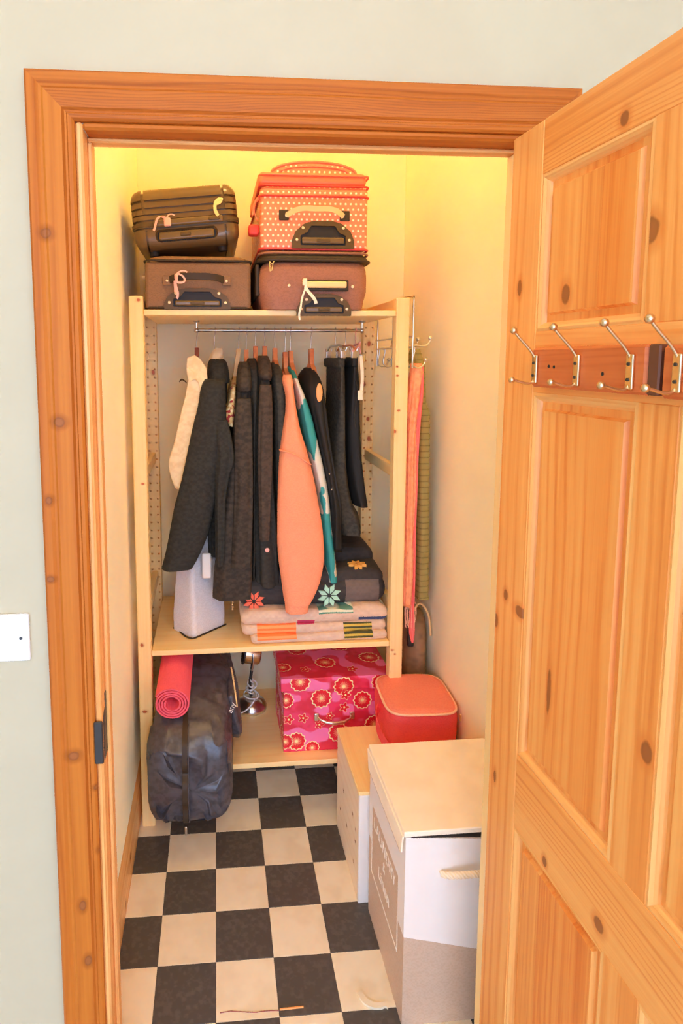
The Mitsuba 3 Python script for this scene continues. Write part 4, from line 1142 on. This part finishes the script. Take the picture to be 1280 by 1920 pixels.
vc = thing('vanity_case', 'coral red soft vanity case with pale piping on top of the pine chest', 'bag')
VR = T().translate([.915, -.09, CZ]).rotate([0, 0, 1], -3)
vb = loft([(.132, -.112, .118, 0, .125), (.10, -.118, .121, 0, .130), (.05, -.116, .120, 0, .130), (.004, -.110, .113, 0, .122), (.001, -.106, .109, 0, .118)], n=64, levels=22, p=.42, fold=.003, seed=6, k=5)
put('body', vb, 'm_coral', vc, smooth=55, to=VR)
put('lid', loft([(.144, -.09, .095, 0, .10), (.140, -.104, .110, 0, .117), (.133, -.110, .116, 0, .123), (.126, -.111, .117, 0, .124)], n=64, levels=16, p=.42, fold=.0025, seed=8, k=3, dome=-.002), 'm_coral_lid', vc, smooth=55, to=VR)
ring = [(.003 + .115 * np.sign(math.cos(a)) * abs(math.cos(a)) ** .42, .125 * np.sign(math.sin(a)) * abs(math.sin(a)) ** .42, .133) for a in np.linspace(0, 2 * np.pi, 90)]
put('piping', tube(ring, .004, 8), 'm_piping', vc, smooth=60, to=VR)
put('strap', ribbon([(-.116, -.02, .11), (-.135, -.05, .09), (-.130, -.09, .05), (-.118, -.105, .03), (-.11, -.11, .015)], .022, .003, (0, .3, 1)), 'm_coral', vc, smooth=40, to=VR)
put('zip_pull', tm(rbox(.112, .118, -.128, -.122, .110, .134, .0025, 10)), 'm_brass', vc, smooth=40, to=VR)

cb = thing('cardboard_box', 'large carton with white upper sides, lettered label and rope handle, nearest the door', 'box')
BX0, BX1, BY0, BY1, BZ = .694, 1.022, -.712, -.385, .494
split = .238
side = m3.Manifold.cube((BX1 - BX0, BY1 - BY0, BZ)).translate((BX0, BY0, .0005)) - m3.Manifold.cube((BX1 - BX0 - .008, BY1 - BY0 - .008, BZ)).translate((BX0 + .004, BY0 + .004, .005))
put('carton', tm(side), 'm_kraft', cb)


def wrap(poly_uvz, face, t=.0008):
    """A thin printed sheet on the left face (u = y) or the front face (u = x)."""
    if face == 'left':
        return extrude(poly_uvz, t, 'yz', BX0 - t - .0001)
    return extrude(poly_uvz, t, 'xz', BY0 - t - .0001)


LB = (BY0 + .050, BY1 - .030, .150, .352)
lab = sbox(LB[0], LB[2], LB[1], LB[3])
put('white_print', wrap(sbox(BY0, split, BY1, BZ).difference(lab), 'left'), 'm_carton_white', cb, label='white printed upper half')
put('white_print', wrap(Polygon([(BX0 - .0008, split), (BX1, split - .085), (BX1, BZ - .020), (BX0 + .20, BZ - .017), (BX0 - .0008, BZ)]), 'front'), 'm_carton_white', cb, label='white printed upper half')
low = sbox(LB[0], LB[2], LB[1], split)
put('label_outline', wrap(low.boundary.buffer(.0022, cap_style='flat').difference(sbox(LB[0] + .004, split - .003, LB[1] - .004, split + .01)), 'left'), 'm_print_white', cb, label='white outline of the label')
for txt, hgt, z in (('LAUNDRY', .032, .298), ('&', .024, .252), ('Linen', .030, .196)):
    t3 = meshkit.text_mesh(txt, hgt, .0008)
    w0 = t3.bounds[1][0] - t3.bounds[0][0]
    fit = min(1.0, (LB[1] - LB[0] - .03) / w0)
    t3.apply_scale((fit, 1, 1)); t3.apply_translation((-t3.bounds[0][0], 0, 0))
    w0 *= fit
    v = t3.vertices.copy()
    t3.vertices = np.stack([BX0 - .0012 + .0010 - v[:, 2], (LB[0] + LB[1]) / 2 + w0 / 2 - v[:, 0], z + v[:, 1]], 1)
    if t3.volume < 0:
        t3.invert()
    put('lettering', t3, 'm_print_white', cb, label='white lettering')
# lid: shallow tray with flaps, front flap a little open
lidm = rbox(BX0 - .006, BX1 + .006, BY0 - .004, BY1 + .006, BZ + .002, BZ + .016, .003, 10)
put('lid', tm(lidm), 'm_carton_lid', cb, smooth=30, label='pale cardboard lid')
put('lid_flap', extrude(Polygon([(BY0 - .002, BZ + .004), (BY1 + .004, BZ + .004), (BY1 - .012, BZ - .046), (BY0 + .010, BZ - .046)]), .004, 'yz', BX0 - .0095), 'm_carton_lid', cb)
put('flap_shade_edge', hullbox(BX0 - .0100, BX0 - .0045, BY0 + .012, BY1 - .014, BZ - .0475, BZ - .0462, .0003), 'm_kraft', cb, label='brown cut edge drawn as the shadow line under the flap')  # thin brown strip draws the shadow line below the flap
put('opening', extrude(Polygon([(BX0 + .012, BZ - .001), (BX1 - .01, BZ - .0185), (BX1 - .01, BZ + .0015), (BX0 + .012, BZ + .0015)]), .0006, 'xz', BY0 - .0018), 'm_void', cb, label='dark sheet painted as the shaded gap under the lid')  # flat dark strip stands in for the shade below the lid
rp = []
for i in range(60):
    q = i / 59
    rp.append((.778 + .17 * q, BY0 - .003 - .024 * math.sin(math.pi * q) ** .5, .400 + .012 * math.sin(math.pi * q)))
rp = np.array(rp)
strands = []
for s_ in range(3):
    ph = s_ * 2 * np.pi / 3
    a = np.arange(60) * .75 + ph
    strands.append(tube(rp + np.stack([np.zeros(60), .0046 * np.cos(a), .0046 * np.sin(a)], 1), .0038, 8))
put('rope_handle', trimesh.util.concatenate(strands), 'm_rope', cb, smooth=60, label='twisted cream rope handle')

# ------------------------------------------------------------------ hook rack and scarves on the rack's right side
hr = thing('over_rail_hook_rack', 'chrome wire hook rack hung on the right side of the pine rack', 'hook rack')
xo = .912
for z in (1.672, 1.638):
    put('cross_bar', tube([(xo, -.006, z), (xo, .46, z)], .003, 8), 'm_chrome', hr, smooth=60)
for y in (-.004, .225, .44):
    put('hanger_strap', tube([(.885, y if y > .02 else .05, 1.8005), (xo, y, 1.8005), (xo, y, 1.79), (xo, y, 1.57)], .0032, 8), 'm_chrome', hr, smooth=60)
for y in (-.004, .12, .24, .35, .43):
    up = tube([(xo, y, 1.640), (xo + .03, y, 1.642), (xo + .046, y, 1.644), (xo + .054, y, 1.652), (xo + .058, y, 1.664)], .003, 8, 16)
    lo = tube([(xo, y, 1.640), (xo, y, 1.590), (xo + .004, y, 1.576), (xo + .018, y, 1.570), (xo + .032, y, 1.575), (xo + .042, y, 1.592)], .003, 8, 24)
    k = put('hook', trimesh.util.concatenate([up, lo]), 'm_chrome', hr, smooth=60)
    for c_ in ((xo + .058, y, 1.667), (xo + .044, y, 1.597)):
        put('ball', trimesh.creation.icosphere(2, .0075).apply_translation(c_), 'm_chrome', k, smooth=True)

sc1 = thing('scarf', 'peach scarf with fringed pink edge hanging from the wire hooks beside the rack', 'scarf')
put('cloth', loft([(1.585, .918, .952, .03, .018), (1.56, .918, .958, .03, .03), (1.516, .915, .955, .035, .035), (1.373, .909, .945, .04, .04), (1.19, .908, .940, .04, .04), (1.0, .906, .938, .04, .04), (.83, .907, .936, .04, .04), (.75, .908, .930, .04, .04)], levels=60, n=60, fold=.007, k=9, seed=41, p=.7), 'm_scarf_peach', sc1, smooth=60)
put('pink_edge', loft([(1.575, .944, .956, .02, .014), (1.516, .942, .957, .02, .018), (1.40, .936, .951, .02, .018), (1.19, .932, .944, .02, .016), (1.0, .931, .943, .02, .016), (.74, .932, .945, .02, .014), (.66, .930, .950, .02, .010), (.615, .940, .946, .02, .004)], levels=60, n=36, fold=.004, k=5, seed=43), 'm_scarf_pink', sc1, smooth=60, label='pink edge')
fr = []
for i in range(16):
    x0, y0, z0 = .912 + .034 * rng.random(), .0 + .05 * rng.random(), .75 - .03 * rng.random()
    fr.append(tube([(x0, y0, z0 + .03), (x0 - .006 + .012 * rng.random(), y0, z0 - .02), (x0 - .006 + .014 * rng.random(), y0, z0 - .055)], .0008, 5, 8))
put('fringe', trimesh.util.concatenate(fr), 'm_piping', sc1, smooth=60, label='pale thread fringe')
sc2 = thing('quilted_scarf', 'olive green quilted scarf hanging beside the peach one, next to the right wall', 'scarf')
rows = [(1.634, .938, .968, .10, .02), (1.60, .934, .978, .10, .03), (1.568, .944, .985, .10, .035), (1.45, .958, .990, .10, .035)]
for i in range(40):
    z = 1.42 - i * .0172
    rows.append((z, .964 + .010 * (i / 40), 1.003 + .015 * (i / 40) + (.003 if i % 2 else 0), .10, .034 + (.003 if i % 2 else 0)))
put('cloth', loft(rows, levels=110, n=40, fold=.002, k=4, seed=45, p=.7), 'm_olive', sc2, smooth=60)
bb = thing('brown_bag', 'soft brown bag standing in the corner behind the vanity case', 'bag')
put('body', loft([(.664, .965, 1.028, .20, .06), (.64, .956, 1.034, .20, .09), (.58, .950, 1.038, .20, .105), (.45, .948, 1.040, .20, .11), (.2, .948, 1.040, .20, .11), (.002, .955, 1.035, .20, .10)], fold=.006, k=5, seed=51), 'm_brown_bag', bb, smooth=60)
put('handle', tube([(.968, .13, .655), (.985, .12, .70), (1.000, .12, .715), (1.018, .12, .70), (1.034, .11, .655), (1.036, .10, .60)], .004, 8, 30), 'm_cream_web', bb, smooth=60)
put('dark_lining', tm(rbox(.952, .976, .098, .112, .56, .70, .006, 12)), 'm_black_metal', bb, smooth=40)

# ------------------------------------------------------------------ bits on the floor
put('wood_splinter', hullbox(0, .060, 0, .0045, 0, .004, .001), 'm_splinter', to=T().translate([.405, -.652, .0006]).rotate([0, 0, 1], 1), label='small orange splinter of wood on a black tile near the doorway', category='splinter')
cr = []
cp = [(.258, -.643), (.285, -.641), (.310, -.645), (.345, -.6495), (.375, -.6485), (.404, -.650)]
for (a, b), (c, d) in zip(cp[:-1], cp[1:]):
    cr.append(tube([(a, b, .0006), (c, d, .0006)], .0011, 6))
put('crack', trimesh.util.concatenate(cr), 'm_wood_hanger_dark', 'floor', label='dark crack across a cream tile')
ang = np.linspace(math.pi, 1.62 * math.pi, 14)
curl = [(.650 + .045 * math.cos(a), -.627 + .044 * math.sin(a)) for a in ang] + [(.672, -.672), (.672, -.655)] + [(.655 + .036 * math.cos(a), -.624 + .034 * math.sin(a)) for a in ang[::-1]]
put('curled_corner', extrude(Polygon(curl).buffer(0), .006, 'xy', .0006), 'm_tile_cream', 'floor', label='curled up corner of a cream tile')
